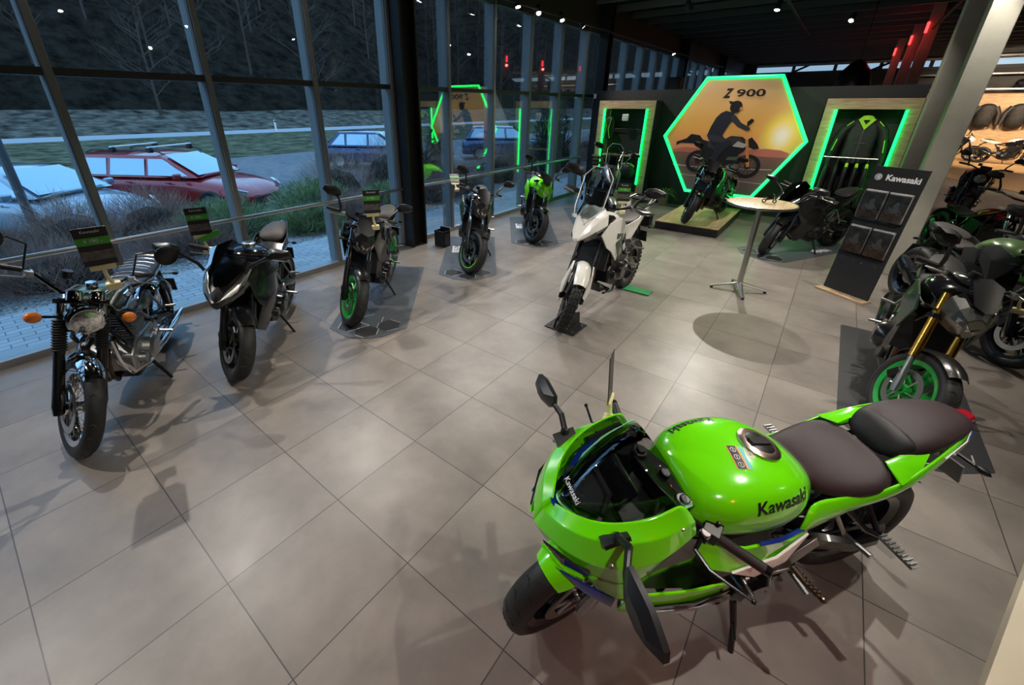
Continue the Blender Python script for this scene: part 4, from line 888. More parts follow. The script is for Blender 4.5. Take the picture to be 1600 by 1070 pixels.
# slim slats below the ceiling
for k in range(24): struct(block('trim_%d'%(k+1),-5.1,15.8,7.2+k*1.1,7.26+k*1.1,4.20,4.34,mat('ceiling_slat_grey',(.14,.14,.14),.6)))
# facade: dark band above the glass, then frames and panes
struct(block('wall_left',-5.42,-5.2,-6,40,3.78,4.4,mat('dark_fascia',(.03,.03,.03),.6)))
GL=glassmat('facade_glass',(.90,.94,.96),ior=1.45,boost=.6)
struct(block('trim_30',-5.36,-5.17,-6,40,0,.07,mat('sill_aluminium',(.42,.42,.42),.4,.6)))
wf=empty('window_1'); struct(wf)
ys=[.83+1.205*k for k in range(-5,32)]
for y in ys:
    m=MB(); m.box((-5.29,y,1.92),(.20,.07,3.72)); m.box((-5.18,y,1.92),(.03,.05,3.72)); m.build('window_frame',MU,wf,bevel=.004)
for y0,y1 in zip(ys[:-1],ys[1:]):
    MB().box((-5.25,(y0+y1)/2,2.35),(.12,y1-y0-.065,.06)).build('transom',MUd,wf)
    MB().box((-5.24,(y0+y1)/2,1.92),(.012,y1-y0-.05,3.72)).build('pane',GL,wf,smooth=None)
    MB().box((-5.20,(y0+y1)/2,3.72),(.1,y1-y0-.065,.08)).build('head_frame',MUd,wf)
r=MB(); r.tube([(-5.14,-6,.925),(-5.14,10.5,.925)],.022,10)
for y in ys:
    if y<10.6: r.cyl((-5.2,y,.925),(-5.14,y,.925),.012,n=8)
o=r.build('guard_rail',RAIL); tag(o,'long horizontal metal rail running along the window wall at hip height','rail')
# black steel columns by the facade
for i,(y,l) in enumerate([(4.62,'black steel pillar by the window wall behind the third bike'),(11.2,'black steel pillar at the left end of the dark display wall'),(17.8,'black steel pillar on the window line seen above the dark display wall'),(24.0,'far black steel pillar on the window line near the hexagon top')]):
    m=MB()
    m.box((-5.08,y-.14,2.18),(.22,.03,4.34)); m.box((-5.08,y+.14,2.18),(.22,.03,4.34)); m.box((-5.08,y,2.18),(.03,.27,4.34))
    o=m.build('steel_pillar',mat('pillar_black',(.016,.016,.017),.5)); tag(o,l,'pillar','black pillars along the window wall')
# pale steel columns on the right
def slant(loc,w,d,label,dx=0,dy=0):
    m=MB(); m.loft([[V(loc[0]+a*w/2,loc[1]+b*d/2,0) for a,b in ((-1,-1),(1,-1),(1,1),(-1,1))],[V(loc[0]+dx+a*w/2,loc[1]+dy+b*d/2,4.34) for a,b in ((-1,-1),(1,-1),(1,1),(-1,1))]])
    o=m.build('steel_column',CONC,bevel=.008); tag(o,label,'column','pale steel columns on the right'); return o
slant((1.02,7.95),.24,.30,'nearest broad pale steel column on the right with a green-grey front face')
slant((.95,9.35),.24,.30,'second pale steel column, just left of and behind the nearest one')
slant((1.30,13.4),.24,.26,'third pale steel column seen above the right end of the dark display wall')
for i,(x,y) in enumerate([(1.0,16.0),(.9,18.6),(.75,22.0)]):
    o=slant((x,y),.22,.22,'dim red-lit column in the distance, '+['nearest','middle','farthest'][i]+' of the three above the display wall')
    MB().box((x-.10,y-.12,3.85),(.05,.05,.22)).build('red_lamp',mat('red_glow',(.8,.02,.02),.4,emit=(1,.03,.03),es=3.),o)
    l=bpy.data.lights.new('red','POINT'); l.energy=1.6; l.color=(1,.06,.05); l.shadow_soft_size=.05; q=bpy.data.objects.new('red_light',l); COL.objects.link(q); q.location=(x-.30,y-.4,3.6)
# track light rails + lamps
TR=mat('track_black',(.02,.02,.02),.5)
LAMP=mat('lamp_face',(1,1,1),.4,emit=(1.,.93,.82),es=45.)
o=MB().box((-4.75,9,3.66),(.035,27,.035)).build('lighting_track',TR); tag(o,'black lighting track running along the window wall near the ceiling','track')
o=MB().box((.95,6,3.72),(.035,18,.035)).build('lighting_track',TR); tag(o,'black lighting track running down the middle of the hall','track')
o=MB().box((-1.3,11,3.72),(.035,7,.035)).build('lighting_track',TR); tag(o,'short black lighting track above the platform bike','track')
proto=None
def lamp(p,tgt,power,label,size=70,col=(1,.93,.84),rad_=.018,top=3.66):
    global proto
    d=(Vector(tgt)-Vector(p)).normalized(); q=d.to_track_quat('-Z','Y')
    e=empty('spotlight',p,label=label,cat='spotlight',group='ceiling spotlights'); e.rotation_mode='XYZ'; e.rotation_euler=q.to_euler()
    if proto is None:
        m=MB(); m.cyl((0,0,.14),(0,0,0),.045,n=16); m.rev([(.040,-.002),(.048,-.002),(.048,.004),(.040,.004)],(0,0,0),ax=(0,0,1),n=20); m.cyl((0,0,.09),(0,.0,.17),.01,n=8); a=m.build('lamp_housing',M['matte'],e)
        m=MB(); m.rev([(.0001,-.004),(.038,-.004),(.038,-.0005),(.0001,-.0005)],(0,0,0),ax=(0,0,1),n=20); b=m.build('lamp_lens',LAMP,e); proto=(a,b)
    else:
        for k in proto:
            c=k.copy(); COL.objects.link(c); c.parent=e
    if power:
        l=bpy.data.lights.new('spot','SPOT'); l.energy=power; l.spot_size=rad(size); l.spot_blend=.6; l.color=col; l.shadow_soft_size=rad_
        o=bpy.data.objects.new('spot_light',l); COL.objects.link(o); o.location=Vector(p)+d*.03; o.rotation_euler=q.to_euler()
    return e
# ---------------------------------------------------------------- outside: paving, planting, cars, road, wooded slope
def paving():
    m=bpy.data.materials.new('grey_paving_blocks'); m.use_nodes=True; nt=m.node_tree; b=nt.nodes['Principled BSDF']; N=nt.nodes; K=nt.links
    tc=N.new('ShaderNodeTexCoord'); mp=N.new('ShaderNodeMapping'); mp.inputs['Rotation'].default_value=(0,0,PI/2); K.new(tc.outputs['Object'],mp.inputs[0])
    br=N.new('ShaderNodeTexBrick'); br.inputs['Scale'].default_value=1; br.inputs['Brick Width'].default_value=.2; br.inputs['Row Height'].default_value=.1; br.inputs['Mortar Size'].default_value=.005
    br.inputs['Color1'].default_value=(.42,.43,.44,1); br.inputs['Color2'].default_value=(.55,.56,.57,1); br.inputs['Mortar'].default_value=(.16,.17,.18,1)
    K.new(mp.outputs[0],br.inputs[0]); K.new(br.outputs[0],b.inputs['Base Color']); b.inputs['Roughness'].default_value=.75; return m
def ground(name,pts,m):
    o=MB(); o.sheet(pts); return struct(o.build(name,m,smooth=None))
GRV=mat('grey_gravel',(.30,.29,.28),.85,noise=.9,nscale=28,bump=1.,bscale=30)
ASP=mat('wet_asphalt',(.13,.14,.15),.5,noise=.3,nscale=3)
GRS=mat('winter_grass',(.11,.11,.07),.9,spec=0.,noise=.7,nscale=1.6)
struct(block('trim_31',-6.75,-5.42,-8,45,-.15,-.03,paving()))
struct(block('trim_32',-9.9,-6.75,-8,60,-.25,-.06,GRV))
struct(block('trim_33',-24,-9.9,-30,80,-.45,-.32,ASP))
struct(block('trim_34',-44,-24,-60,120,-.60,-.30,GRS))
struct(block('trim_35',-50,-44,-60,120,-.60,-.27,mat('road_blue_grey',(.40,.42,.44),.55)))
# bank and wooded hillside
HM=bpy.data.materials.new('hillside_shade_tint'); HM.use_nodes=True
nt=HM.node_tree; b=nt.nodes['Principled BSDF']; b.inputs['Roughness'].default_value=.95; b.inputs['Specular IOR Level'].default_value=0.
tc=nt.nodes.new('ShaderNodeTexCoord'); n=nt.nodes.new('ShaderNodeTexNoise'); n.inputs['Scale'].default_value=.6; n.inputs['Detail'].default_value=9; n.inputs['Roughness'].default_value=.7; nt.links.new(tc.outputs['Object'],n.inputs['Vector'])
cr=nt.nodes.new('ShaderNodeValToRGB'); e=cr.color_ramp.elements; e[0].position=.35; e[0].color=(.006,.006,.005,1); e[1].position=.7; e[1].color=(.030,.028,.022,1); nt.links.new(n.outputs['Fac'],cr.inputs[0]); nt.links.new(cr.outputs[0],b.inputs['Base Color'])  # near-black ramp puts the wood's own shade into the ground colour
rows=[]
for i in range(26):
    x=-50-i*3.0; row=[]
    for k in range(60):
        y=-90+k*9.; z=-.27+(0 if i==0 else (i*3.)*(.16 if i<5 else .16)+max(0,i-4)*1.7)+random.uniform(-.25,.25)*(i>0); row.append((x,y,z))
    rows.append(row)
s=MB(); s.sheet(rows[4:]); struct(s.build('trim_36',HM,smooth=50))
s=MB(); s.sheet(rows[:5]); struct(s.build('trim_37',mat('bank_dry_grass',(.10,.092,.075),.95,spec=0.,noise=.8,nscale=.9),smooth=50))
# bare trees on the slope
BARK=mat('dark_bare_bark',(.06,.055,.048),.9,spec=0.)
def tree_mesh(seed,h):
    rn=random.Random(seed); s=MB()
    s.tube([(0,0,-.5),(rn.uniform(-.2,.2),0,h*.5),(rn.uniform(-.5,.5),rn.uniform(-.5,.5),h)],[.16,.11,.03],5)
    def br(p,d,l,r,lv):
        e=p+d*l; s.tube([p,(p+e)/2+V(0,0,l*.05),e],[r,r*.7,r*.3],3,cap=False)
        if lv>0:
            for _ in range(4):
                q=p+(e-p)*rn.uniform(.3,1); dd=(d+V(rn.uniform(-.8,.8),rn.uniform(-.8,.8),rn.uniform(-.1,.8))).normalized(); br(q,dd,l*.55,r*.5,lv-1)
    for k in range(22):
        z=h*(.15+.8*k/22); a=rn.uniform(0,6.28); br(V(0,0,z),V(math.cos(a),math.sin(a),.7).normalized(),h*.28*(1.15-z/h),.05,2)
    return s
tp=[tree_mesh(i,11+i*1.5).build('bare_tree',BARK,smooth=None) for i in range(4)]
cnt=0
for i in range(96):
    x=-60-(i//16)*8+random.uniform(-2,2); y=-40+(i%16)*11+random.uniform(-3,3)+5*((i//16)%2); z=-.27+(abs(x)-50)*.16+max(0,(abs(x)-50)/3-4)*1.7
    o=tp[i%4] if i<4 else tp[i%4].copy()
    if i>=4: COL.objects.link(o)
    o.location=(x,y,z-.3); o.rotation_euler=(0,0,random.random()*6.28); k=random.uniform(.8,1.3); o.scale=(k,k,k)
    tag(o,'leafless dark tree in the dim wood on the slope beyond the road','tree','bare trees on the wooded slope')
# planting
def tuft(name,c,r,n,m,ln=.14,wd=.012,seed=1,up=.5,stem=None,core=True,label=None,cat='shrub',group=None,flat=1.):
    rn=random.Random(seed); s=MB()
    for i in range(n):
        a=rn.random()*6.283; ph=rn.random()**.6*PI*.5; q=rn.uniform(.55,1.02)
        d=V(math.cos(a)*math.sin(ph+.001),math.sin(a)*math.sin(ph+.001),math.cos(ph)); p=V(c[0]+d.x*r[0]*q,c[1]+d.y*r[1]*q,c[2]+d.z*r[2]*q)
        g=(d*(1-up)+V(rn.uniform(-.6,.6),rn.uniform(-.6,.6),up)).normalized(); l=ln*rn.uniform(.6,1.4); w=g.cross(V(rn.uniform(-1,1),rn.uniform(-1,1),rn.uniform(-1,1))).normalized()*wd*rn.uniform(.6,1.4)
        s.add([p-w,p+w,p+g*l+w*.3,p+g*l-w*.3],[(0,1,2,3)])
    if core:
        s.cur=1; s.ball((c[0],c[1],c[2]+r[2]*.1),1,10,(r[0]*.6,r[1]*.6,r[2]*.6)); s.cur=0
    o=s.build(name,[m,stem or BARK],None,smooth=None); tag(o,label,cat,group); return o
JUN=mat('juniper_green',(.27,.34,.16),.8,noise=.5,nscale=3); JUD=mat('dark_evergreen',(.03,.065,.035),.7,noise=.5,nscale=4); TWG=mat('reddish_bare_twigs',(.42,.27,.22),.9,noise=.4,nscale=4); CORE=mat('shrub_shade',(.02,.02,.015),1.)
for i,(x,y,rx,ry,rz,l) in enumerate([(-8.3,3.0,.95,.95,.62,'spreading green juniper outside, in front of the red estate car'),(-8.6,4.9,1.0,1.0,.72,'spreading green juniper outside, behind the grey sports bike'),(-7.9,6.3,.7,.8,.55,'spreading green juniper outside, near the third window frame'),(-7.6,4.2,.6,.7,.42,'low juniper close to the paving outside'),(-8.2,9.3,.6,.6,.4,'low juniper outside, right of the black pillar')]):
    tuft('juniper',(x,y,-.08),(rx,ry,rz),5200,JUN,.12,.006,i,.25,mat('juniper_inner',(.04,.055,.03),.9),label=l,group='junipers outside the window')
for i,(x,y,rx,ry,rz) in enumerate([(-8.6,-.2,.9,.8,.85),(-8.9,1.0,.9,.8,.9),(-9.2,2.1,.8,.8,.85),(-9.3,6.0,1.1,1.1,1.2),(-9.3,7.6,1.1,1.1,1.5),(-9.6,9.0,1.2,1.2,1.5),(-7.7,5.2,.6,.8,.5),(-7.7,7.6,.6,1.,.6),(-7.6,.6,.6,.9,.55),(-8.4,11.2,1.0,1.3,1.0),(-8.9,13.4,1.0,1.4,1.1),(-8.2,15.6,.9,1.2,1.0),(-8.0,9.0,.8,1.0,.8),(-7.8,2.2,.6,.8,.45),(-8.8,18.5,1.0,1.5,1.2)]):
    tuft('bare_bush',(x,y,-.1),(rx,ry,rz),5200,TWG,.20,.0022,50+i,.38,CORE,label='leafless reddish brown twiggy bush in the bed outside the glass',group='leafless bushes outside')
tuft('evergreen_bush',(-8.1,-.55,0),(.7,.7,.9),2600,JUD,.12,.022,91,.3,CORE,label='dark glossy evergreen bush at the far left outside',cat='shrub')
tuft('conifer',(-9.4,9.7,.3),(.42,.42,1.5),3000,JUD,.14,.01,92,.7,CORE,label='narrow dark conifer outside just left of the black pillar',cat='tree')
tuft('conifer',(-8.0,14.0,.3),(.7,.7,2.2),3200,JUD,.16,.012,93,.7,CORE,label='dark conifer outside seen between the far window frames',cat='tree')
# delineator post by the road
o=MB().box((-44.0,22.4,.3),(.12,.14,1.1)); o.m(1); o.box((-43.93,22.4,.72),(.02,.15,.16)); o.m(0); o=o.build('road_marker_post',[M['wtxt'],M['ktxt']],bevel=.01); tag(o,'white roadside marker post with black band on the far verge','post')
# lamp post
o=MB(); o.tube([(-10.5,.75,-.3),(-10.5,.75,5.5)],[.07,.05],10); tag(o.build('lamp_post',mat('galvanised_post',(.12,.13,.14),.5,.5)),'dark metal lamp post outside at the far left','post')
# cars
CW=mat('car_window',(.38,.52,.60),.06,.85)  # blue metallic tint stands in for sky reflected in the glass
def car(name,label,loc,hd,paint,L=4.6,Wd=1.8,Hh=1.45,kind='wagon'):
    par=empty(name,loc,rad(hd),label,'car'); h=L/2; w=Wd/2
    lo=MB()
    S=lambda x,zt,hw,zb=.22: (x,[(0,zt),(hw*.6,zt-.005),(hw*.93,zt-.05),(hw,zt-.22),(hw*.99,zb+.12),(hw*.85,zb),(0,zb)])
    if kind=='suv': tops=[(-h,.80,w*.86),(-h+.1,1.0,w*.96),(-h*.5,1.02,w),(.2*h,1.0,w),(.42*h,.98,w),(.8*h,.88,w*.97),(h-.12,.74,w*.9),(h,.52,w*.78)]
    else: tops=[(-h,.72,w*.86),(-h+.1,.92,w*.95),(-h*.5,.93,w),(.2*h,.92,w),(.45*h,.90,w*.99),(.8*h,.78,w*.95),(h-.12,.62,w*.88),(h,.48,w*.74)]
    lo.body([S(*q) for q in tops]); b=lo.build('body',paint,par,sub=2)
    zb=tops[2][1]-.03; rb={'wagon':-h+.14,'suv':-h+.18,'hatch':-h+.3}[kind]; rt={'wagon':-h+.5,'suv':-h+.55,'hatch':-h+.85}[kind]; ft=.10*h; fb=.50*h
    g=MB(); q=w*.93; p=w*.68
    G=lambda x,zt,hw,hb: (x,[(0,zt+.03),(hw*.6,zt+.02),(hw,zt-.03),(hb,zb),(0,zb-.02)])
    g.body([G(rb,zb+.04,q*.9,q*.92),G(rt,Hh-.04,p*.98,q),(-.3*h,[(0,Hh+.0),(p*.6,Hh-.01),(p,Hh-.05),(q,zb),(0,zb-.02)]),G(ft,Hh-.05,p*.98,q),G(fb,zb+.02,q*.85,q*.9)])
    g.build('roof',paint,par,bevel=.03,smooth=50)
    def side(x0,x1,x2,x3,sd,m):
        # x0,x1 bottom; x3,x2 top
        f=lambda x,t: (x,sd*((q+.012)*(1-t)+(p+.02)*t),zb*(1-t)+(Hh-.06)*t)
        m.plate([f(x0,.1),f(x1,.1),f(x2,.86),f(x3,.86)],.012)
    for sd in (-1,1):
        m=MB(); side(rb+.28,-.48*h,-.50*h,rt+.10,sd,m); m.build('rear_quarter_window',CW,par)
        m=MB(); side(-.44*h,-.05*h,-.07*h,-.45*h,sd,m); m.build('rear_door_window',CW,par)
        m=MB(); side(-.01*h,.42*h,.13*h,-.03*h,sd,m); m.build('front_door_window',CW,par)
        m=MB(); m.box((.36*h,sd*(w+.07),zb+.06),(.10,.18,.12)); m.build('door_mirror',paint,par,bevel=.03)
        for x in (-.22*h,.22*h):
            m=MB(); m.box((x,sd*(w+.005),zb-.10),(.16,.03,.03)); m.build('door_handle',paint,par,bevel=.008)
        m=MB(); m.plate([(h-.05,sd*w*.74,.60),(h-.30,sd*w*.93,.70),(h-.42,sd*w*.955,.72),(h-.32,sd*w*.94,.60),(h-.08,sd*w*.80,.52)],.03); m.build('headlight',M['lens'],par)
        if kind=='wagon':
            m=MB(); m.tube([(rt+.1,sd*(p-.02),Hh-.01),(rt+.3,sd*(p-.02),Hh+.05),(ft-.1,sd*(p-.02),Hh+.04),(ft+.1,sd*(p-.02),Hh-.03)],.016,6); m.build('roof_rail',M['ktxt'],par)
    m=MB(); m.plate([(fb-.02,-q*.80,zb+.06),(fb-.02,q*.80,zb+.06),(ft+.06,p*.86,Hh-.045),(ft+.06,-p*.86,Hh-.045)],.0,(((fb+ft)/2+.03),.001,(zb+Hh)/2+.035)); m.build('windscreen',CW,par)
    m=MB(); m.plate([(rb+.02,-q*.8,zb+.1),(rb+.02,q*.8,zb+.1),(rt-.03,p*.85,Hh-.08),(rt-.03,-p*.85,Hh-.08)],.0,((rb+rt)/2-.03,.001,(zb+Hh)/2)); m.build('rear_window',CW,par)
    m=MB(); m.box((h-.03,0,.36),(.04,1.0,.18)); m.build('grille',M['ktxt'],par,bevel=.02)
    for x in (-.60*h,.62*h):
        for sd in (-1,1):
            m=MB(); m.rev([(.20,-.09),(.29,-.10),(.32,-.06),(.32,.06),(.29,.10),(.20,.09)],(x,sd*(w-.10),.32),n=28); wq=m.build('wheel',M['tyre'],par)
            m=MB(); m.rev([(.0001,sd*.05),(.19,sd*.08),(.21,sd*.10),(.21,-sd*.06),(.0001,-sd*.06)],(x,sd*(w-.10),.32),n=10); m.build('hubcap',M['silver'],wq,smooth=10)
    if kind=='wagon':
        for x in (-.42*h,.0*h):
            m=MB(); m.box((x,0,Hh+.12),(.07,1.30,.03)); cb=m.build('roof_crossbar',M['wtxt'],par,bevel=.01)
            m=MB(); [m.box((x,sd*.60,Hh+.06),(.12,.10,.12)) for sd in (-1,1)]; m.build('crossbar_foot',M['ktxt'],cb,bevel=.02)
    return par
Z0=-.32
car('car','red estate car with silver roof crossbars parked outside',(-12.7,3.75,Z0),31,mat('car_red',(.33,.012,.02),.25,.2,coat=1.),4.65,1.8,1.42,'wagon')
car('car','pale blue-silver car at the far left outside, left of the red estate',(-12.15,1.0,Z0),31,mat('car_pale_blue',(.30,.38,.46),.25,.5,coat=1.),4.4,1.78,1.38,'hatch')
car('car','dark blue car roof seen over the bare bushes, left of the black pillar',(-15.5,12.2,Z0),31,mat('car_dark_blue',(.02,.04,.12),.25,.4,coat=1.),4.5,1.8,1.50,'hatch')
car('car','blue-grey crossover car outside seen through the middle window frames',(-13.2,18.6,Z0),36,mat('car_steel_blue',(.05,.10,.20),.28,.5,coat=1.),4.5,1.85,1.58,'suv')
# ---------------------------------------------------------------- display wall and fittings
struct(block('wall_display',-5.05,.93,10.75,10.95,0,2.46,BK))
GLED=mat('green_led_tube',(.1,1,.3),.4,emit=(.0,1.,.10),es=2.4)
def led(pts,r,parent,name='led_tube',closed=False): return MB().tube(pts,r,10,closed=closed).build(name,GLED,parent)
def nook(x0,x1,z1,label,w=.17,yf=10.38,shelf=False):
    e=empty('oak_niche',((x0+x1)/2,10.75,0),label=label,cat='niche',group='oak niches'); ox=-(x0+x1)/2
    m=MB(); m.box((x0+w/2+ox,(yf-10.75)/2,z1/2),(w,10.75-yf,z1)); m.box((x1-w/2+ox,(yf-10.75)/2,z1/2),(w,10.75-yf,z1)); m.box((ox+(x0+x1)/2,(yf-10.75)/2,z1-w/2),(x1-x0-2*w,10.75-yf,w)); m.box((ox+(x0+x1)/2,(yf-10.75)/2,.09),(x1-x0-2*w,10.75-yf,.18)); m.build('oak_surround',W['oak'],e,smooth=None,bevel=.002)
    m=MB(); m.box((x1+.006+ox,(yf-10.75)/2,z1/2),(.012,10.75-yf-.01,z1)); m.box((ox+(x0+x1)/2,-.02,z1/2),(x1-x0-2*w,.03,z1-.2)); m.build('black_lining',BK,e,smooth=None)
    for sd,x in ((-1,x0+w+.0),(1,x1-w)): led([(x+ox,yf-10.75-.03,.42),(x+ox,yf-10.75-.03,z1-w-.01)],.022,e)
    m=MB(); m.tube([(x0+w+.05+ox,-.2,z1-w-.06),(x1-w-.05+ox,-.2,z1-w-.06)],.012,8); m.build('hanging_bar',M['plastic'],e)
    if shelf:
        m=MB(); m.box((ox+(x0+x1)/2,-.2,1.05),(x1-x0-2*w,.34,.03)); m.build('oak_shelf',W['oak'],e,smooth=None)
        m=MB(); m.tube([(x0+w+.05+ox,-.1,1.62),(x1-w-.05+ox,-.1,1.62)],.014,8); m.build('hanging_bar',M['plastic'],e)
    return e
nook(-4.70,-3.38,2.235,'oak-framed niche with green tubes left of the hexagon, holding bags',shelf=True)
nook(-.37,.90,2.25,'oak-framed niche with green tubes right of the hexagon, holding a riding jacket')
# hexagon light box
hx=empty('hexagon_lightbox',(-1.73,10.05,1.54),label='large hexagonal sunset picture with glowing green edge on the dark wall',cat='light box')
Rr=1.25; hp=[(Rr*math.cos(rad(60*k)),Rr*math.sin(rad(60*k))) for k in range(6)]
MB().prism([(a*.985,b*.985) for a,b in hp],.02,.70).build('housing',mat('hexagon_housing',(.55,.58,.55),.5),hx,smooth=None)
led([(a,0,b) for a,b in hp],.028,hx,closed=True)
def sunset():
    m=bpy.data.materials.new('sunset_print'); m.use_nodes=True; nt=m.node_tree; b=nt.nodes['Principled BSDF']; N=nt.nodes; K=nt.links
    tc=N.new('ShaderNodeTexCoord'); sp=N.new('ShaderNodeSeparateXYZ'); K.new(tc.outputs['Object'],sp.inputs[0])
    cr=N.new('ShaderNodeValToRGB'); mr=N.new('ShaderNodeMapRange'); mr.inputs['From Min'].default_value=-1.1; mr.inputs['From Max'].default_value=1.1; K.new(sp.outputs[2],mr.inputs['Value']); K.new(mr.outputs[0],cr.inputs[0])
    pts=[(0,(.07,.06,.075)),(.15,(.15,.10,.09)),(.27,(.12,.075,.06)),(.365,(.20,.10,.07)),(.37,(.62,.22,.16)),(.45,(.80,.33,.12)),(.58,(.80,.40,.08)),(.75,(.74,.42,.13)),(.88,(.62,.38,.17)),(1,(.50,.32,.18))]
    e=cr.color_ramp.elements
    while len(e)>1: e.remove(e[0])
    e[0].position=pts[0][0]; e[0].color=(*pts[0][1],1)
    for p,c in pts[1:]: q=e.new(p); q.color=(*c,1)
    # the printed sun: warm yellow to white spot on the right
    vd=N.new('ShaderNodeVectorMath'); vd.operation='DISTANCE'; vd.inputs[1].default_value=(.85,0,.06)
    ms=N.new('ShaderNodeVectorMath'); ms.operation='MULTIPLY'; ms.inputs[1].default_value=(1,0,.75); K.new(tc.outputs['Object'],ms.inputs[0]); K.new(ms.outputs[0],vd.inputs[0])
    c2=N.new('ShaderNodeValToRGB'); e=c2.color_ramp.elements; e[0].position=.05; e[0].color=(1,.93,.70,1); e[1].position=.75; e[1].color=(0,0,0,1)
    q=e.new(.2); q.color=(.95,.70,.12,1); q=e.new(.42); q.color=(.5,.30,.0,1)
    K.new(vd.outputs['Value'],c2.inputs[0])
    gt=N.new('ShaderNodeMath'); gt.operation='GREATER_THAN'; gt.inputs[1].default_value=-.22; K.new(sp.outputs[2],gt.inputs[0])
    sc=N.new('ShaderNodeVectorMath'); sc.operation='SCALE'; K.new(c2.outputs[0],sc.inputs[0]); K.new(gt.outputs[0],sc.inputs['Scale'])
    mx=N.new('ShaderNodeVectorMath'); mx.operation='MAXIMUM'; K.new(cr.outputs[0],mx.inputs[0]); K.new(sc.outputs[0],mx.inputs[1])
    K.new(mx.outputs[0],b.inputs['Base Color']); b.inputs['Roughness'].default_value=.6
    K.new(mx.outputs[0],b.inputs['Emission Color']); b.inputs['Emission Strength'].default_value=.07
    return m
MB().prism([(a*.965,b*.965) for a,b in hp],-.0,.025).build('picture_panel',sunset(),hx,smooth=None)
def flat(poly,m,name,y=-.003,par=None):
    poly=[(a,b if b<.1 else .1+(b-.1)*.8) for a,b in poly]; return MB().prism(poly,y-.002,y).build(name,m,par or hx,smooth=None)
pk=mat('print_black',(.012,.012,.014),.6); pg=mat('print_charcoal',(.045,.047,.055),.6); pn=mat('print_navy',(.02,.025,.04),.6); po=mat('print_orange',(.7,.28,.08),.6); pw=mat('print_pale',(.55,.5,.45),.6); pm=mat('print_magenta_hill',(.60,.20,.14),.6)
def pring(c,r0,r1,m,y,n=28):
    s=MB(); s.rev([(r0,y-.001),(r1,y-.001),(r1,y),(r0,y)],(c[0],0,c[1]),n=n); return s.build('printed_wheel',m,hx)
flat([(.15,-.22),(.4,-.19),(.65,-.155),(.9,-.17),(1.03,-.21),(1.05,-.30),(.2,-.30)],pm,'printed_hills',-.001)
flat([(-1.05,-.26),(-.8,-.20),(-.5,-.215),(-.2,-.27),(-.6,-.30),(-1.02,-.30)],pm,'printed_hills',-.001)
flat([(-.98,-.55),(-.2,-.58),(.85,-.52),(.84,-.535),(-.2,-.60),(-.97,-.57)],pw,'printed_road_line',-.001)
flat([(-.86,-.74),(.75,-.80),(.74,-.81),(-.85,-.75)],pw,'printed_road_line',-.001)
RC=(-.50,-.47); FC=(.42,-.50)
for c in (RC,FC):
    pring(c,.155,.225,pk,-.005); pring(c,.125,.135,pg,-.005); pring(c,.0001,.05,pk,-.005)
    s=MB()
    for k in range(10): a=k*PI/5; s.tube([(c[0],-.004,c[1]),(c[0]+.15*math.cos(a),-.004,c[1]+.15*math.sin(a))],.006,4)
    s.build('printed_wheel',pg,hx)
flat([(-.98,-.10),(-.80,-.03),(-.72,.06),(-.55,.04),(-.48,-.04),(-.25,-.10),(-.15,-.06),(.02,.05),(.22,.04),(.30,-.02),(.38,.04),(.50,-.08),(.55,-.16),(.46,-.18),(.36,-.14),(.30,-.22),(.22,-.30),(.20,-.48),(.05,-.55),(-.20,-.55),(-.28,-.48),(-.42,-.46),(-.50,-.49),(-.56,-.42),(-.40,-.30),(-.62,-.12),(-.90,-.12),(-.98,-.17)],pk,'printed_motorcycle',-.007)
flat([(-.02,.03),(.18,.03),(.27,-.04),(.10,-.12),(-.06,-.12),(-.15,-.08)],pg,'printed_motorcycle',-.009)
flat([(-.40,-.06),(-.16,-.08),(-.02,-.16),(-.12,-.24),(-.36,-.18)],pg,'printed_motorcycle',-.0085)
flat([(.28,-.02),(.33,.0),(.46,-.50),(.41,-.51)],po,'printed_fork',-.009)
flat([(.16,-.04),(.34,-.10),(.28,-.16),(.08,-.14)],pw,'printed_highlight',-.0095)
flat([(.05,-.34),(.22,-.33),(.20,-.40),(.02,-.40)],mat('print_olive',(.10,.13,.07),.6),'printed_engine',-.009)
# rider
flat([(-.25,.55),(-.17,.60),(-.03,.56),(.02,.44),(-.05,.32),(-.10,.18),(-.14,.05),(-.06,-.02),(.05,-.05),(.06,-.10),(-.06,-.22),(-.14,-.38),(-.20,-.50),(-.32,-.50),(-.26,-.36),(-.22,-.20),(-.36,-.05),(-.42,.04),(-.38,.24),(-.32,.44)],pn,'printed_rider',-.011)
flat([(-.06,.52),(.02,.50),(.14,.34),(.30,.24),(.32,.18),(.26,.16),(.10,.24),(-.04,.38)],pg,'printed_rider_arm',-.013)
flat([(-.40,.06),(-.18,.04),(-.02,-.02),(-.10,-.08),(-.34,-.06)],pg,'printed_rider_leg',-.012)
s=MB(); s.prism([(-.01+.105*math.cos(a)*1.0,.57+.11*math.sin(a)) for a in [k*PI/9 for k in range(18)]]+[],-.016,-.012); s.build('printed_helmet',pk,hx,smooth=None)
flat([(-.12,.74),(-.16,.82),(-.06,.80)],pk,'printed_helmet',-.013)
flat([(.05,.62),(.10,.62),(.11,.66),(.07,.70)],po,'printed_visor',-.017)
flat([(.24,.36),(.30,.44),(.35,.40),(.33,.34),(.27,.26),(.25,.27)],pk,'printed_mirror',-.012)
# Z 900 lettering
zt=mat('print_dark_chrome',(.05,.045,.045),.35,.6)
#flat([(-.30,.93),(-.15,.93),(-.23,.82),(-.12,.82),(-.15,.79),(-.36,.79),(-.24,.90),(-.31,.90)],zt,'z_emblem',-.004)
text('Z',.22,zt,hx,frame_mat((-.22,-.006,.80),(1,0,0),(0,0,1)),ext=.001,shear=.4,bold=.009,sx=.7)
text('900',.17,zt,hx,frame_mat((.18,-.006,.805),(1,0,0),(0,0,1)),ext=.001,sx=1.9,bold=.004)
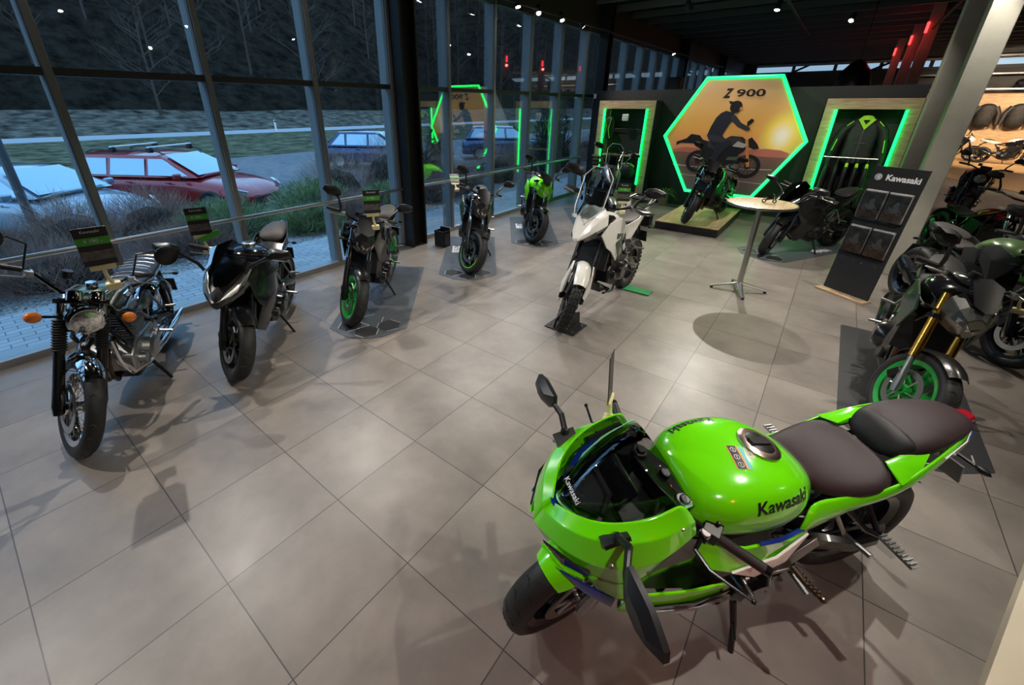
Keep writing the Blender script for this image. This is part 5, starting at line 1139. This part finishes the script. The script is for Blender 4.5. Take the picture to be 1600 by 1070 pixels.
# platform
e=empty('platform',(-1.80,9.3,0),label='low oak-topped black platform under the displayed naked bike',cat='platform')
MB().box((0,0,.07),(1.08,2.14,.135)).build('base',mat('platform_black',(.02,.02,.02),.45),e,bevel=.003,smooth=None)
for sd in (-1,1): MB().box((sd*.272,0,.144),(.538,2.14,.012)).build('oak_board',W['oakf'],e,smooth=None)
# socket box behind the white bike and leaflet holder by the pillar
e=empty('charger_box',(-2.55,8.35,0),label='small black box on the floor left of the platform',cat='box')
MB().box((0,0,.10),(.18,.22,.18)).build('case',M['plastic'],e,bevel=.008); MB().box((0,0,.20),(.22,.26,.012)).build('lid',M['matte'],e,bevel=.003)
e=empty('leaflet_box',(-4.70,4.86,0),label='small dark open-topped leaflet holder standing at the foot of the black pillar',cat='box')
m=MB(); m.box((0,-.07,.13),(.20,.012,.26)); m.box((0,.07,.15),(.20,.012,.30)); m.box((-.10,0,.13),(.012,.15,.26)); m.box((.10,0,.13),(.012,.15,.26)); m.box((0,0,.01),(.2,.15,.012)); m.build('box_panels',M['matte'],e,smooth=None)
MB().box((.107,0,.13),(.003,.11,.20)).build('front_panel',mat('holder_grey',(.12,.12,.12),.5),e)
# bistro table
T=empty('bistro_table',(-.52,5.85,0),label='tall round bistro table with pale wood top and chrome four-foot base',cat='table')
MB().rev([(.0001,1.10),(.34,1.10),(.355,1.095),(.355,1.078),(.34,1.073),(.0001,1.073)],(0,0,0),ax=(0,0,1),n=56).build('tabletop',W['oakf'],T)
MB().rev([(.346,1.101),(.357,1.099),(.360,1.087),(.357,1.073),(.346,1.071)],(0,0,0),ax=(0,0,1),n=56).build('metal_rim',M['steel'],T)
MB().cyl((0,0,.10),(0,0,1.07),.032,n=20).build('pole',M['steel'],T); MB().rev([(.0001,1.07),(.12,1.07),(.12,1.06),(.035,1.04),(.0001,1.04)],(0,0,0),ax=(0,0,1),n=24).build('top_plate',M['steel'],T)
for k in range(4):
    a=rad(20+90*k); c,s_=math.cos(a),math.sin(a); m=MB(); m.tube([(c*.02,s_*.02,.10),(c*.12,s_*.12,.075),(c*.31,s_*.31,.03)],[.034,.026,.018],8,flat=.6); o=m.build('foot',M['steel'],T); m=MB(); m.cyl((c*.30,s_*.30,.0),(c*.30,s_*.30,.022),.017,n=12); m.build('foot_pad',M['rubber'],o)
# toy bike on the table
e=empty('toy_motorcycle',(-.46,5.88,1.103),rad(20),label='small dark toy motorcycle standing on the bistro table',cat='toy')
m=MB(); m.box((0,0,.05),(.07,.02,.03),(0,-.2,0)); m.tube([(-.05,0,.075),(0,0,.07),(.03,0,.085),(.045,0,.06)],[.006,.010,.012,.006],6); m.tube([(.035,-.03,.095),(.035,.03,.095)],.003,5); m.build('toy_body',M['gloss'],e)
for x in (-.05,.055): MB().rev([(.012,-.005),(.022,-.006),(.022,.006),(.012,.005)],(x,0,.022),n=18).build('toy_wheel',M['tyre'],e)
m=MB(); m.tube([(.055,.006,.022),(.04,.006,.09)],.002,5); m.tube([(.055,-.006,.022),(.04,-.006,.09)],.002,5); m.build('toy_fork',M['chrome'],e)
# brochure stand
a=math.atan2(-.30,.46); S_=empty('brochure_stand',(.53,6.52,0),a,label='black freestanding brochure stand with white brand name and wood foot',cat='stand')
MB().box((0,-.04,.012),(.56,.16,.022)).build('wood_foot',W['oak'],S_,smooth=None)
tl=.10
def SX(x,z,y=0): return V(x,y+z*tl-.0,z)
def brd(x0,x1,z0,z1,y0,y1,m,nm,bev=0.):
    b=MB(); b.loft([[SX(x0,z0,y0),SX(x1,z0,y0),SX(x1,z0,y1),SX(x0,z0,y1)],[SX(x0,z1,y0),SX(x1,z1,y0),SX(x1,z1,y1),SX(x0,z1,y1)]]); return b.build(nm,m,S_,smooth=None,bevel=bev)
brd(-.255,.255,.02,1.50,0,.02,mat('stand_black',(.018,.019,.02),.5),'back_panel')
b=MB(); b.tube([(0,.10,.9),(0,.45,.01)],.012,6); b.build('rear_strut',M['plastic'],S_)
text('Kawasaki',.088,mat('silver_print',(.85,.86,.87),.4),S_,frame_mat(SX(.055,1.385,-.003),(1,0,0),(0,tl,1)),ext=.0012,bold=.0025)
b=MB(frame_mat(SX(-.185,1.385,-.003),(1,0,0),(0,tl,1))); b.rev([(.031,0),(.036,0),(.036,.002),(.031,.002)],(0,0,0),ax=(0,0,1),n=28)
b.prism([(-.03,-.004),(-.004,-.004),(-.004,-.03),(.004,-.03),(.004,-.004),(.03,-.004),(.03,.004),(.004,.004),(.004,.03),(-.004,.03),(-.004,.004),(-.03,.004)],0,.002,'xy')
for k in range(4): q=PI/4+k*PI/2; b.prism([(math.cos(q)*.008-.004,math.sin(q)*.008),(math.cos(q-.3)*.028,math.sin(q-.3)*.028),(math.cos(q+.3)*.028,math.sin(q+.3)*.028)],0,.002,'xy')
b.build('round_logo',MATS['silver_print'],S_,smooth=None)
for (z,xs) in ((.93,(-.12,.12)),(.52,(-.12,.12))):
    for x in xs:
        brd(x-.112,x+.112,z-.01,z+.30,-.045,-.04,glassmat('clear_acrylic',(.9,.9,.9)) if 'clear_acrylic' not in MATS else MATS['clear_acrylic'],'leaflet_pocket'); brd(x-.112,x+.112,z-.015,z-.005,-.045,0,MATS['clear_acrylic'],'leaflet_pocket')
for x,z in ((-.18,.42),(-.05,.42),(.03,.42),(.18,.42)):
    b=MB(); p=SX(x,z,-.003); b.ball(p,.006,8); b.build('screw',M['alu'],S_)
k_=0; BR=[]
for (z,rw) in ((.93,'upper'),(.52,'lower')):
    for x,cl in ((-.12,'left'),(.12,'right')):
        e=empty('brochure',(0,0,0),label='brochure with a motorcycle on brown ground in the %s %s pocket of the black stand'%(rw,cl),cat='brochure',group='brochures in the black stand')
        e.matrix_world=Matrix.Translation(S_.location)@Matrix.Rotation(a,4,'Z')
        def bb(x0,x1,z0,z1,y0,y1,m,nm):
            b=MB(); b.loft([[SX(x0,z0,y0),SX(x1,z0,y0),SX(x1,z0,y1),SX(x0,z0,y1)],[SX(x0,z1,y0),SX(x1,z1,y0),SX(x1,z1,y1),SX(x0,z1,y1)]]); return b.build(nm,m,e,smooth=None)
        bb(x-.105,x+.105,z,z+.315,-.036,-.008,mat('brochure_dark_photo',(.30,.28,.27),.35,noise=.5,nscale=14),'cover')
        bb(x-.105,x+.105,z,z+.10,-.037,-.036,mat('brochure_earth',(.50,.32,.23),.4,noise=.4,nscale=20),'cover_ground')
        bb(x-.105,x+.105,z+.285,z+.315,-.037,-.036,mat('brochure_band',(.5,.5,.5),.4),'cover_band')
        b=MB(frame_mat(SX(x,z+.14,-.038),(1,0,0),(0,tl,1)))
        for q in (-.05,.05): b.rev([(.016,0),(.024,0),(.024,.001),(.016,.001)],(q,-.03,0),ax=(0,0,1),n=16)
        b.prism([(-.065,.03),(-.03,.01),(0,.03),(.03,.035),(.05,-.02),(.03,-.03),(.0,-.045),(-.03,-.03),(-.05,-.015)],0,.001,'xy'); b.prism([(-.03,.02),(-.015,.07),(.01,.09),(.03,.07),(.02,.03)],0,.0012,'xy'); b.build('printed_motorcycle',mat('print_light_grey',(.75,.74,.72),.5),e,smooth=None)
# plant
e=empty('potted_plant',(-2.88,10.42,0),label='small potted spider plant between the left oak frame and the hexagon',cat='plant')
MB().rev([(.0001,.0),(.085,.0),(.115,.19),(.105,.20),(.10,.17),(.0001,.17)],(0,0,0),ax=(0,0,1),n=24).build('pot',mat('terracotta_pot',(.26,.15,.11),.7),e)
m=MB(); rn=random.Random(5)
for i in range(46):
    a=rn.random()*6.28; l=rn.uniform(.16,.34); hgt=rn.uniform(.10,.30); p=V(0,0,.17); pts=[]
    for k in range(6): t=k/5; pts.append(V(math.cos(a)*l*t,math.sin(a)*l*t,.17+hgt*math.sin(t*2.5)-(.10*t*t)))
    w=V(-math.sin(a),math.cos(a),0); m.sheet([[q-w*.012*(1-k/5.2),q+V(0,0,-.004),q+w*.012*(1-k/5.2)] for k,q in enumerate(pts)])
m.build('leaves',mat('plant_leaf',(.16,.24,.08),.55,noise=.3,nscale=30),e)
# mats
MT=mat('blue_grey_mat',(.075,.085,.10),.5,noise=.2,nscale=6); MTG=mat('mat_pattern_dark',(.02,.021,.024),.6); MTL=mat('mat_pattern_light',(.40,.42,.44),.6)
def floormat(c,hd,label,txt=None,L=2.05,Wd=.80,m=MT,side=1):
    e=empty('display_mat',(c[0],c[1],.001),rad(hd),label=label,cat='mat',group='hexagon pattern bike mats')
    h=L/2; w=Wd/2; k=.02
    MB().prism([(-h,-w+k),(-h+k,-w),(h-.22,-w),(h-.03,-w*.45),(h,-w*.2),(h,w*.2),(h-.03,w*.45),(h-.22,w),(-h+k,w),(-h,w-k)],0,.004,'xy').build('mat_sheet',m,e,smooth=None)
    g=MB(); l=MB()
    for (x,y,on) in ((h-.14,.0,1),(h-.27,-.2,1),(h-.27,.2,1),(h-.40,.0,0),(h-.14,-.34,0)):
        pp=[V(x+.128*math.cos(q),y+.128*math.sin(q),.0045) for q in [k*PI/3 for k in range(6)]]
        pp=[p for p in pp]
        if all(abs(p.y)<w and p.x<h-.005 for p in pp):
            if on: g.prism([(p.x,p.y) for p in pp],.004,.0046,'xy')
            for i in range(6):
                if (i+int(x*10))%2: l.tube([pp[i],pp[(i+1)%6]],.005,4,flat=.15)
    if g.v: g.build('mat_pattern',MTG,e,smooth=None)
    if l.v: l.build('mat_pattern_line',MTL,e,smooth=None)
    if txt: text(txt,.16,M['wtxt'],e,frame_mat((-.30,side*.24,.0045),(1,0,0),(0,1,0)),ext=.0004,bold=.006)
floormat((-3.84,2.90),-50,'dark hexagon-pattern mat under the naked bike with green wheels')
floormat((-4.02,4.75),-52,'blue-grey hexagon-pattern mat under the small naked bike with lime rim stripe','Z650',side=-1)
floormat((-4.06,6.60),-54,'blue-grey hexagon-pattern mat under the lime green naked bike','Z500',side=-1)
floormat((-3.62,8.10),-54,'blue-grey mat mostly hidden behind the white adventure bike','Ninja',side=-1)
floormat((-.13,8.35),-119,'dark green-lit mat under the black half-faired bike behind the table','Ninja',side=1)
floormat((.92,4.43),-90,'black mat under the naked bike with gold forks',None,L=2.15,Wd=.80,m=mat('black_mat',(.03,.03,.032),.5))
# wheel chocks of the white bike
e=empty('wheel_chock',(-1.745,3.62,0),rad(-91),label='black steel wheel chock clamping the front tyre of the white adventure bike',cat='chock')
m=MB(); m.box((0,0,.008),(.30,.34,.012)); m.build('base_plate',M['matte'],e,bevel=.003)
for sd in (-1,1): m=MB(); m.prism([(-.16,.01),(.14,.01),(.10,.10),(-.06,.16),(-.14,.14)],sd*.068,sd*.076); m.build('side_plate',M['matte'],e)
m=MB(); [m.ball((x,y,.016),.010,8) for x in(-.1,.1) for y in (-.13,.13)]; m.build('bolt',M['alu'],e)
o=MB().box((-1.50,5.02,.010),(.34,.16,.014)).build('green_plate',mat('green_plate',(.01,.22,.06),.45)); tag(o,'flat green plate on the floor by the rear wheel of the white adventure bike','plate')
# sensor box, gloves, bag, helmet bag etc in left frame
o=MB().box((-4.98,10.70,2.34),(.06,.05,.10)).build('wall_sensor',M['wtxt'],bevel=.008); tag(o,'small white sensor at the top left corner of the dark wall','sensor')
e=empty('riding_vest',(-4.42,10.42,1.62),label='black and green riding vest hanging at the left of the left oak frame',cat='clothing')
m=MB(); m.body([(-.0,[(0,.28),(.06,.26),(.12,.2),(.13,0),(.11,-.28),(0,-.3)]),(.06,[(0,.30),(.08,.28),(.14,.2),(.15,0),(.12,-.30),(0,-.32)]),(.12,[(0,.28),(.06,.26),(.12,.2),(.13,0),(.11,-.28),(0,-.3)])]); m.v=[V(p.y,p.x-.06,p.z) for p in m.v]; m.build('vest_body',M['matte'],e,sub=1)
m=MB(); m.tube([(-.08,-.07,.25),(-.02,-.09,.05),(-.07,-.08,-.2)],.018,6,flat=.5); m.tube([(.08,-.07,.25),(.03,-.09,.0),(.08,-.08,-.2)],.018,6,flat=.5); m.build('green_trim',M['green'],e)
m=MB(); m.tube([(0,0,.28),(0,0,.40),(.03,0,.42)],.006,6); m.build('hanger_hook',M['alu'],e)
e=empty('white_pouch',(-4.06,10.46,1.90),label='small white square pouch hanging from the bar in the left oak frame',cat='pouch')
MB().box((0,0,-.02),(.15,.05,.15)).build('pouch_body',M['wtxt'],e,bevel=.02); m=MB(); m.tube([(0,0,.05),(0,0,.16)],.02,8); m.build('strap',M['matte'],e); m=MB(); [m.ball((x,-.027,z),.012,8,(1,.3,1)) for x,z in ((-.03,.01),(.03,.0),(-.02,-.05),(.03,-.05))]; m.build('dots',M['ktxt'],e)
e=empty('sunglasses_case',(-4.0,10.5,1.068),label='small black accessory lying on the shelf of the left oak frame',cat='accessory')
m=MB(); m.box((0,0,.02),(.22,.1,.035)); m.tube([(.05,0,.03),(.16,0,.07),(.2,0,.05)],.014,6); m.build('case',M['plastic'],e,bevel=.01)
e=empty('helmet_bag',(-3.85,10.50,.50),label='rounded black and green bag under the shelf of the left oak frame',cat='bag')
m=MB(); m.ball((0,0,.20),.22,16,(1,.7,.85)); m.build('bag_body',M['matte'],e); m=MB(); m.tube([(-.16,-.06,.33),(-.05,-.1,.385),(.10,-.1,.37),(.17,-.06,.31)],.022,8,flat=.6); m.build('green_band',M['green'],e)
m=MB(); m.box((0,0,-.02),(.3,.25,.02)); m.build('bag_base',M['plastic'],e)
# jacket in the right frame
e=empty('riding_jacket',(.27,10.52,1.95),label='black riding jacket with lime collar and patches hanging in the right oak frame',cat='jacket')
m=MB(); sx=lambda z,hw,d:[V(hw*math.cos(a),d*math.sin(a),z) for a in [k*PI/8 for k in range(16)]]
m.loft([sx(.0,.07,.06),sx(-.05,.15,.08),(sx(-.14,.23,.10)),sx(-.35,.22,.11),sx(-.60,.21,.11),sx(-.82,.24,.12)]); m.build('jacket_body',mat('jacket_cloth',(.03,.03,.031),.7,noise=.3,nscale=12),e,sub=1)
for sd in (-1,1):
    m=MB(); m.tube([(sd*.16,0,-.10),(sd*.27,-.02,-.22),(sd*.33,-.05,-.45),(sd*.36,-.07,-.70),(sd*.35,-.08,-.80)],[.07,.075,.07,.06,.05],12); o=m.build('sleeve',M['matte'],e)
    m=MB(); m.tube([(sd*.325,-.11,-.36),(sd*.355,-.125,-.56)],.022,6,flat=.4); m.build('lime_patch',mat('lime_fabric',(.40,.80,.04),.6),o)
    m=MB(); m.tube([(sd*.17,-.09,-.06),(sd*.25,-.09,-.14)],.018,6,flat=.5); m.build('shoulder_piping',MATS['lime_fabric'],o)
m=MB(); m.rev([(.05,-.02),(.085,-.05),(.10,.0),(.075,.03),(.055,.01)],(0,-.03,-.02),ax=(0,.35,1),n=20); m.prism([(-.12,-.03),(-.0,-.20),(.12,-.03),(.07,-.01),(0,-.12),(-.07,-.01)],-.125,-.10); m.build('lime_collar',MATS['lime_fabric'],e)
m=MB(); m.tube([(0,-.115,-.10),(0,-.13,-.75)],.006,6); m.box((0,-.12,-.42),(.16,.01,.008)); m.build('zip',M['alu'],e)
m=MB(); m.tube([(0,0,.0),(0,0,.10),(0,-.0,.14)],.008,6); m.tube([(-.17,0,-.04),(0,0,.03),(.17,0,-.04)],.012,6); m.build('hanger',M['plastic'],e)
# low rail with five garments
o=MB().tube([(-.17,10.40,1.28),(.60,10.40,1.28)],.010,8).build('clothes_rail',M['steel']); tag(o,'thin steel clothes rail across the lower part of the right oak frame','rail')
for i in range(5):
    x=-.08+i*.14; lm=i>=2
    e=empty('hanging_garment',(x,10.40,1.28),label=['black garment on the low rail, closest to the left green tube','plain black garment on the low rail, second from the left green tube','black garment with lime shoulder on the low rail, first of the lime ones','black garment with lime shoulder at the middle of the lime ones on the low rail','black garment with lime shoulder nearest the brochure stand'][i],cat='clothing',group='garments on the low rail')
    m=MB(); m.tube([(0,0,0),(0,-.01,-.05),(0,-.0,-.10)],.005,6); m.build('hanger',M['alu'],e)
    m=MB(); m.loft([[V(a*w,b*d,z) for a,b in ((-1,-1),(0,-1.1),(1,-1),(1,1),(0,1.1),(-1,1))] for z,w,d in ((-.09,.012,.05),(-.14,.03,.20),(-.20,.045,.26),(-.60,.05,.26),(-.85,.05,.25))]); m.build('cloth',M['matte'],e,sub=1)
    if lm: m=MB(); m.tube([(0,-.07,-.095),(0,-.19,-.15)],.024,6,flat=.7); m.build('lime_shoulder',MATS['lime_fabric'],e)
# things standing on top of the display wall / beyond
e=empty('loudspeaker',(-3.55,12.1,2.45),label='black loudspeaker standing above the dark wall, left of the hexagon top',cat='loudspeaker')
MB().box((0,0,.16),(.30,.28,.32)).build('cabinet',M['matte'],e,bevel=.01); MB().rev([(.0001,0),(.10,0),(.11,-.02),(.0001,-.02)],(0,-.14,.16),ax=(0,1,0),n=20).build('driver',M['plastic'],e); MB().box((0,0,-1.23),(.5,.5,2.44)).build('tall_support_cabinet',BK,e)
e=empty('hanging_helmet_dome',(-.15,14.5,2.3),label='large dark rounded object seen above the dark wall, left of the red-lit columns',cat='decoration')
m=MB(); m.rev([(.0001,.85),(.12,.80),(.28,.6),(.36,.3),(.34,0),(.0001,0)],(0,0,0),ax=(0,0,1),n=24); m.build('dome',M['plastic'],e); m=MB(); m.cyl((0,0,.8),(0,0,2.0),.01); m.build('hanging_wire',M['plastic'],e)
# far windows and diagonal bracing
FW=mat('far_sky_window',(.3,.4,.5),.3,emit=(.35,.55,.75),es=.45)
w2=empty('window_2'); struct(w2)
for k in range(9):
    MB().box((-3.8+k*1.75,30.0,4.02),(1.6,.03,.40)).build('pane',FW,w2,smooth=None)
MB().box((3.,30.02,3.99),(18,.02,.60)).build('frame',MUd,w2,smooth=None)
for k in range(5): struct(MB().tube([(-3+k*3.2,29.6,3.72),(-1.7+k*3.2,29.6,4.34)],.05,6).build('trim_%d'%(40+k),M['plastic'],None))
struct(block('wall_far',-5.2,16,30.05,30.2,0,3.74,mat('far_wall_dark',(.05,.045,.04),.6)))
struct(MB().cyl((-4.5,29.3,4.12),(15,29.3,4.12),.10,n=14).build('trim_60',M['alu']))  # aluminium air duct below the far ceiling
# warm zone far right: wood floor, wall, jackets, helmets
struct(MB().prism([(-.5,28.7),(3.41,20.05),(5.2,16.3),(15.9,14),(15.9,30),(-.5,30)],.002,.012,'xy').build('trim_50',W['floorw'],smooth=None))
struct(block('wall_wood',1.5,15.5,29.6,29.9,0,2.75,W['wallw']))
sh=empty('helmet_shelf',(8,29.3,2.85),label='pale grey helmet shelf above the wooden back wall',cat='shelf'); MB().box((0,0,0),(13,.5,.06)).build('board',M['silver'],sh); MB().box((0,.2,.6),(13,.06,.05)).build('upper_board',M['silver'],sh)
for i in range(7):
    m=MB(); m.ball((5.2+i*.62,29.25,3.06),.17,14,(1,1.1,1)); m.m(1); m.box((5.2+i*.62,29.07,3.06),(.2,.06,.08)); o=m.build('helmet',[[M['gloss'],M['plastic'],M['navy']][i%3],M['dlens']]); tag(o,'dark motorcycle helmet on the shelf above the wooden back wall','helmet','helmets on the far shelf')
for i in range(7):
    x=4.6+i*.95; e=empty('hanging_jacket',(x,29.35,2.3),label='dark riding jacket hanging on the wooden back wall under the helmet shelf',cat='jacket',group='jackets on the wooden back wall')
    m=MB(); m.loft([sx(.0,.08,.08),sx(-.08,.25,.14),sx(-.2,.34,.16),sx(-.6,.30,.16),sx(-1.0,.33,.16)]); m.build('jacket_body',mat('jacket_brown_black',(.018,.014,.012),.6,noise=.6,nscale=9),e,sub=1)
    for sd in (-1,1): m=MB(); m.tube([(sd*.24,0,-.14),(sd*.38,-.05,-.4),(sd*.42,-.1,-.85)],[.1,.09,.07],8); m.build('sleeve',MATS['jacket_brown_black'],e)
# foreground plinth at lower right
o=MB().prism([(1.0,1.93),(1.30,2.83),(1.75,4.1),(3.2,3.7),(2.3,1.0),(.75,1.2)],.0,.10,'xy').build('display_plinth',mat('cream_laminate',(.75,.66,.50),.4)); tag(o,'cream low plinth whose edge cuts the lower right corner','plinth')
# price cards on yellow clips
def card(p,yaw,label,tilt=.15,w=.105,double=False):
    yaw=math.degrees(math.atan2(-p[1],-p[0]))+90+yaw*.3
    sc_=1.5 if p[0]<-3.2 and p[1]<3 else 1.15
    e=empty('price_card',p,label=label,cat='price card',group='price cards on yellow clips',rot=(tilt,0,rad(yaw))); e.scale=(sc_,)*3
    MB().box((0,0,.11),(w,.004,.16)).build('card_sheet',M['cardk'],e,smooth=None)
    MB().box((0,-.003,.135),(w,.002,.032)).build('green_band',M['cgreen'],e,smooth=None)
    MB().box((0,-.003,.075),(w*.98,.002,.04)).build('photo_strip',M['cargrey'],e,smooth=None)
    text('9 190 -',.020,M['wtxt'],e,frame_mat((0,-.005,.135),(1,0,0),(0,0,1)),ext=.0005); text('Kawasaki',.016,M['wtxt'],e,frame_mat((0,-.004,.175),(1,0,0),(0,0,1)),ext=.0005)
    m=MB(); m.box((0,-.002,.02),(w*.8,.014,.022)); m.tube([(0,0,.02),(.0,0,-.02),(.01,0,-.06)],[.008,.008,.010],6); m.box((.01,0,-.07),(.05,.03,.03)); m.build('yellow_clip',M['ylw'],e,bevel=.003)
    if double: m=MB(); m.box((.035,-.012,.02),(w*1.1,.003,.03),(0,-.35,0)); m.build('second_green_strip',M['cgreen'],e,smooth=None)
CARDS=[((-3.33,.45,1.17),-10,'price card with green band on a yellow clip at the bars of the retro bike',False),((-4.07,1.25,1.05),-10,'price card with a second tilted green strip, above the grey sports bike bars',True),((-3.47,2.6,1.08),10,'price card with green band behind the black bike with green wheels',False),((-3.79,4.2,1.16),20,'price card lying back on the small naked bike with lime stripe',False),((-1.58,4.3,1.19),12,'price card with green band at the left bar of the white adventure bike',False),((1.28,4.45,.88),5,'price card with green band at the far right by the gold-fork bike',False),((-3.44,7.7,1.08),15,'price card above the partly hidden adventure tourer',False)]
for p,y,l,dbl in CARDS: card(p,y,l,.15 if p[0]!=-3.79 else -1.0,double=dbl)
e=empty('card_holder',(-.44,1.40,.93),label='cream clip holding a clear stick card edge-on at the green bike bars',cat='price card',rot=(-.1,.1,rad(103)))
# (placed on the right handlebar)
m=MB(); m.box((0,0,0),(.05,.05,.035)); m.tube([(0,0,.01),(.01,.0,.05),(.0,0,.085)],[.012,.009,.009],6); m.box((-.01,0,.10),(.10,.022,.016)); m.build('cream_clip',M['ylw'],e,bevel=.003)
m=MB(); m.box((-.01,0,.20),(.10,.003,.20)); m.build('clear_card',M['cardk'],e,smooth=None)
# ---------------------------------------------------------------- lights, sky, camera
LP=[((-4.75,-1.2,3.6),(-3.2,-.9,0),150),((-4.75,.9,3.6),(-3.0,1.6,0),150),((-4.75,3.0,3.6),(-2.8,3.2,0),150),((-4.75,5.6,3.6),(-3.3,4.9,0),130),((-4.75,6.9,3.6),(-3.4,6.6,0),110),((-4.75,7.55,3.6),(-3.0,5.6,0),90),((-4.75,8.4,3.6),(-3.2,7.6,0),90),((-4.75,9.3,3.6),(-3.4,10.7,1.4),60),((-4.75,15.5,3.6),(-3,15,0),60),
    ((.95,-.9,3.62),(-.9,.5,0),75),((.95,2.3,3.62),(-1.0,2.4,0),120),((.95,4.3,3.62),(-.9,3.6,0),150),((.95,6.7,3.62),(-.2,6.4,0),120),((.95,7.2,3.62),(.2,9.2,.8),60),((-1.25,8.75,3.62),(-.5,5.9,.8),260),((-1.44,9.9,3.62),(-1.75,8.9,.5),80),((-.45,11.9,3.62),(-1.2,9.6,.5),0),((-.15,8.2,3.62),(.25,10.6,1.6),60),((-2.6,9.0,3.62),(-1.8,10.1,1.9),50)]
for i,(p,t,w) in enumerate(LP):
    lamp(p,t,w,'spotlight on the ceiling track with a glowing warm white lens',86 if w>100 else 70)
lamp((.95,3.2,3.62),(.55,6.4,.85),210,'extra spotlight added on the middle ceiling track to brighten the brochure stand',30)  # extra spot added to brighten the brochures on the black stand
for p,t,w in [((5.0,12,3.9),(4.4,15,0),200),((6.0,24.0,3.9),(6.2,27.5,0),800),((8.5,25,3.9),(7.5,29,1),500),((4.4,25,3.9),(4.6,29,1),350),((9.0,6,3.9),(5.5,6,0),80),((7,17,3.9),(6,20,0),400),((3.2,5.0,3.9),(1.8,5.6,.4),60)]:
    l=bpy.data.lights.new('spot','SPOT'); l.energy=w; l.spot_size=rad(95); l.spot_blend=.7; l.color=(1,.80,.58) if p[1]>15 else (1,.9,.78); l.shadow_soft_size=.06
    o=bpy.data.objects.new('spot_light',l); COL.objects.link(o); o.location=p; o.rotation_euler=(Vector(t)-Vector(p)).to_track_quat('-Z','Y').to_euler()
l=bpy.data.lights.new('red','SPOT'); l.energy=60; l.color=(1,.03,.03); l.spot_size=rad(50); l.spot_blend=1.; l.shadow_soft_size=.1
o=bpy.data.objects.new('red_light',l); COL.objects.link(o); o.location=(2.6,-.6,2.6); o.rotation_euler=(Vector((.35,.75,0))-o.location).to_track_quat('-Z','Y').to_euler()
w=bpy.data.worlds.new('dusk'); SC.world=w; w.use_nodes=True; nt=w.node_tree; bg=nt.nodes['Background']
sky=nt.nodes.new('ShaderNodeTexSky'); sky.sky_type='HOSEK_WILKIE' if False else 'NISHITA'; sky.sun_disc=False; sky.sun_elevation=rad(1.5); sky.sun_rotation=rad(100); sky.air_density=1.5; sky.dust_density=1.; sky.ozone_density=4
mx=nt.nodes.new('ShaderNodeMix'); mx.data_type='RGBA'; mx.inputs[0].default_value=.7; mx.inputs[7].default_value=(.22,.42,.64,1)
nt.links.new(sky.outputs[0],mx.inputs[6]); nt.links.new(mx.outputs[2],bg.inputs[0]); bg.inputs[1].default_value=1.9
cam=bpy.data.cameras.new('camera'); co=bpy.data.objects.new('camera',cam); COL.objects.link(co); SC.camera=co
cam.sensor_width=36; cam.lens=36*657.2555/1600; cam.shift_x=(800-751.294)/1600; cam.shift_y=(468.998-535)/1600; cam.clip_start=.05; cam.clip_end=400
R_=Vector((.78024,.62548,.00325)); D_=Vector((.26385,-.32438,-.90839)); F_=R_.cross(D_)
co.matrix_world=Matrix(((R_.x,-D_.x,-F_.x,0),(R_.y,-D_.y,-F_.y,0),(R_.z,-D_.z,-F_.z,2.1),(0,0,0,1)))
vs=SC.view_settings; SC.display_settings.display_device='sRGB'; vs.view_transform='Standard'; vs.look='None'; vs.gamma=1; vs.use_curve_mapping=False; vs.exposure=.85
SC.cycles.max_bounces=8; SC.cycles.transparent_max_bounces=16; SC.cycles.sample_clamp_indirect=4
SC.cycles.use_denoising=True
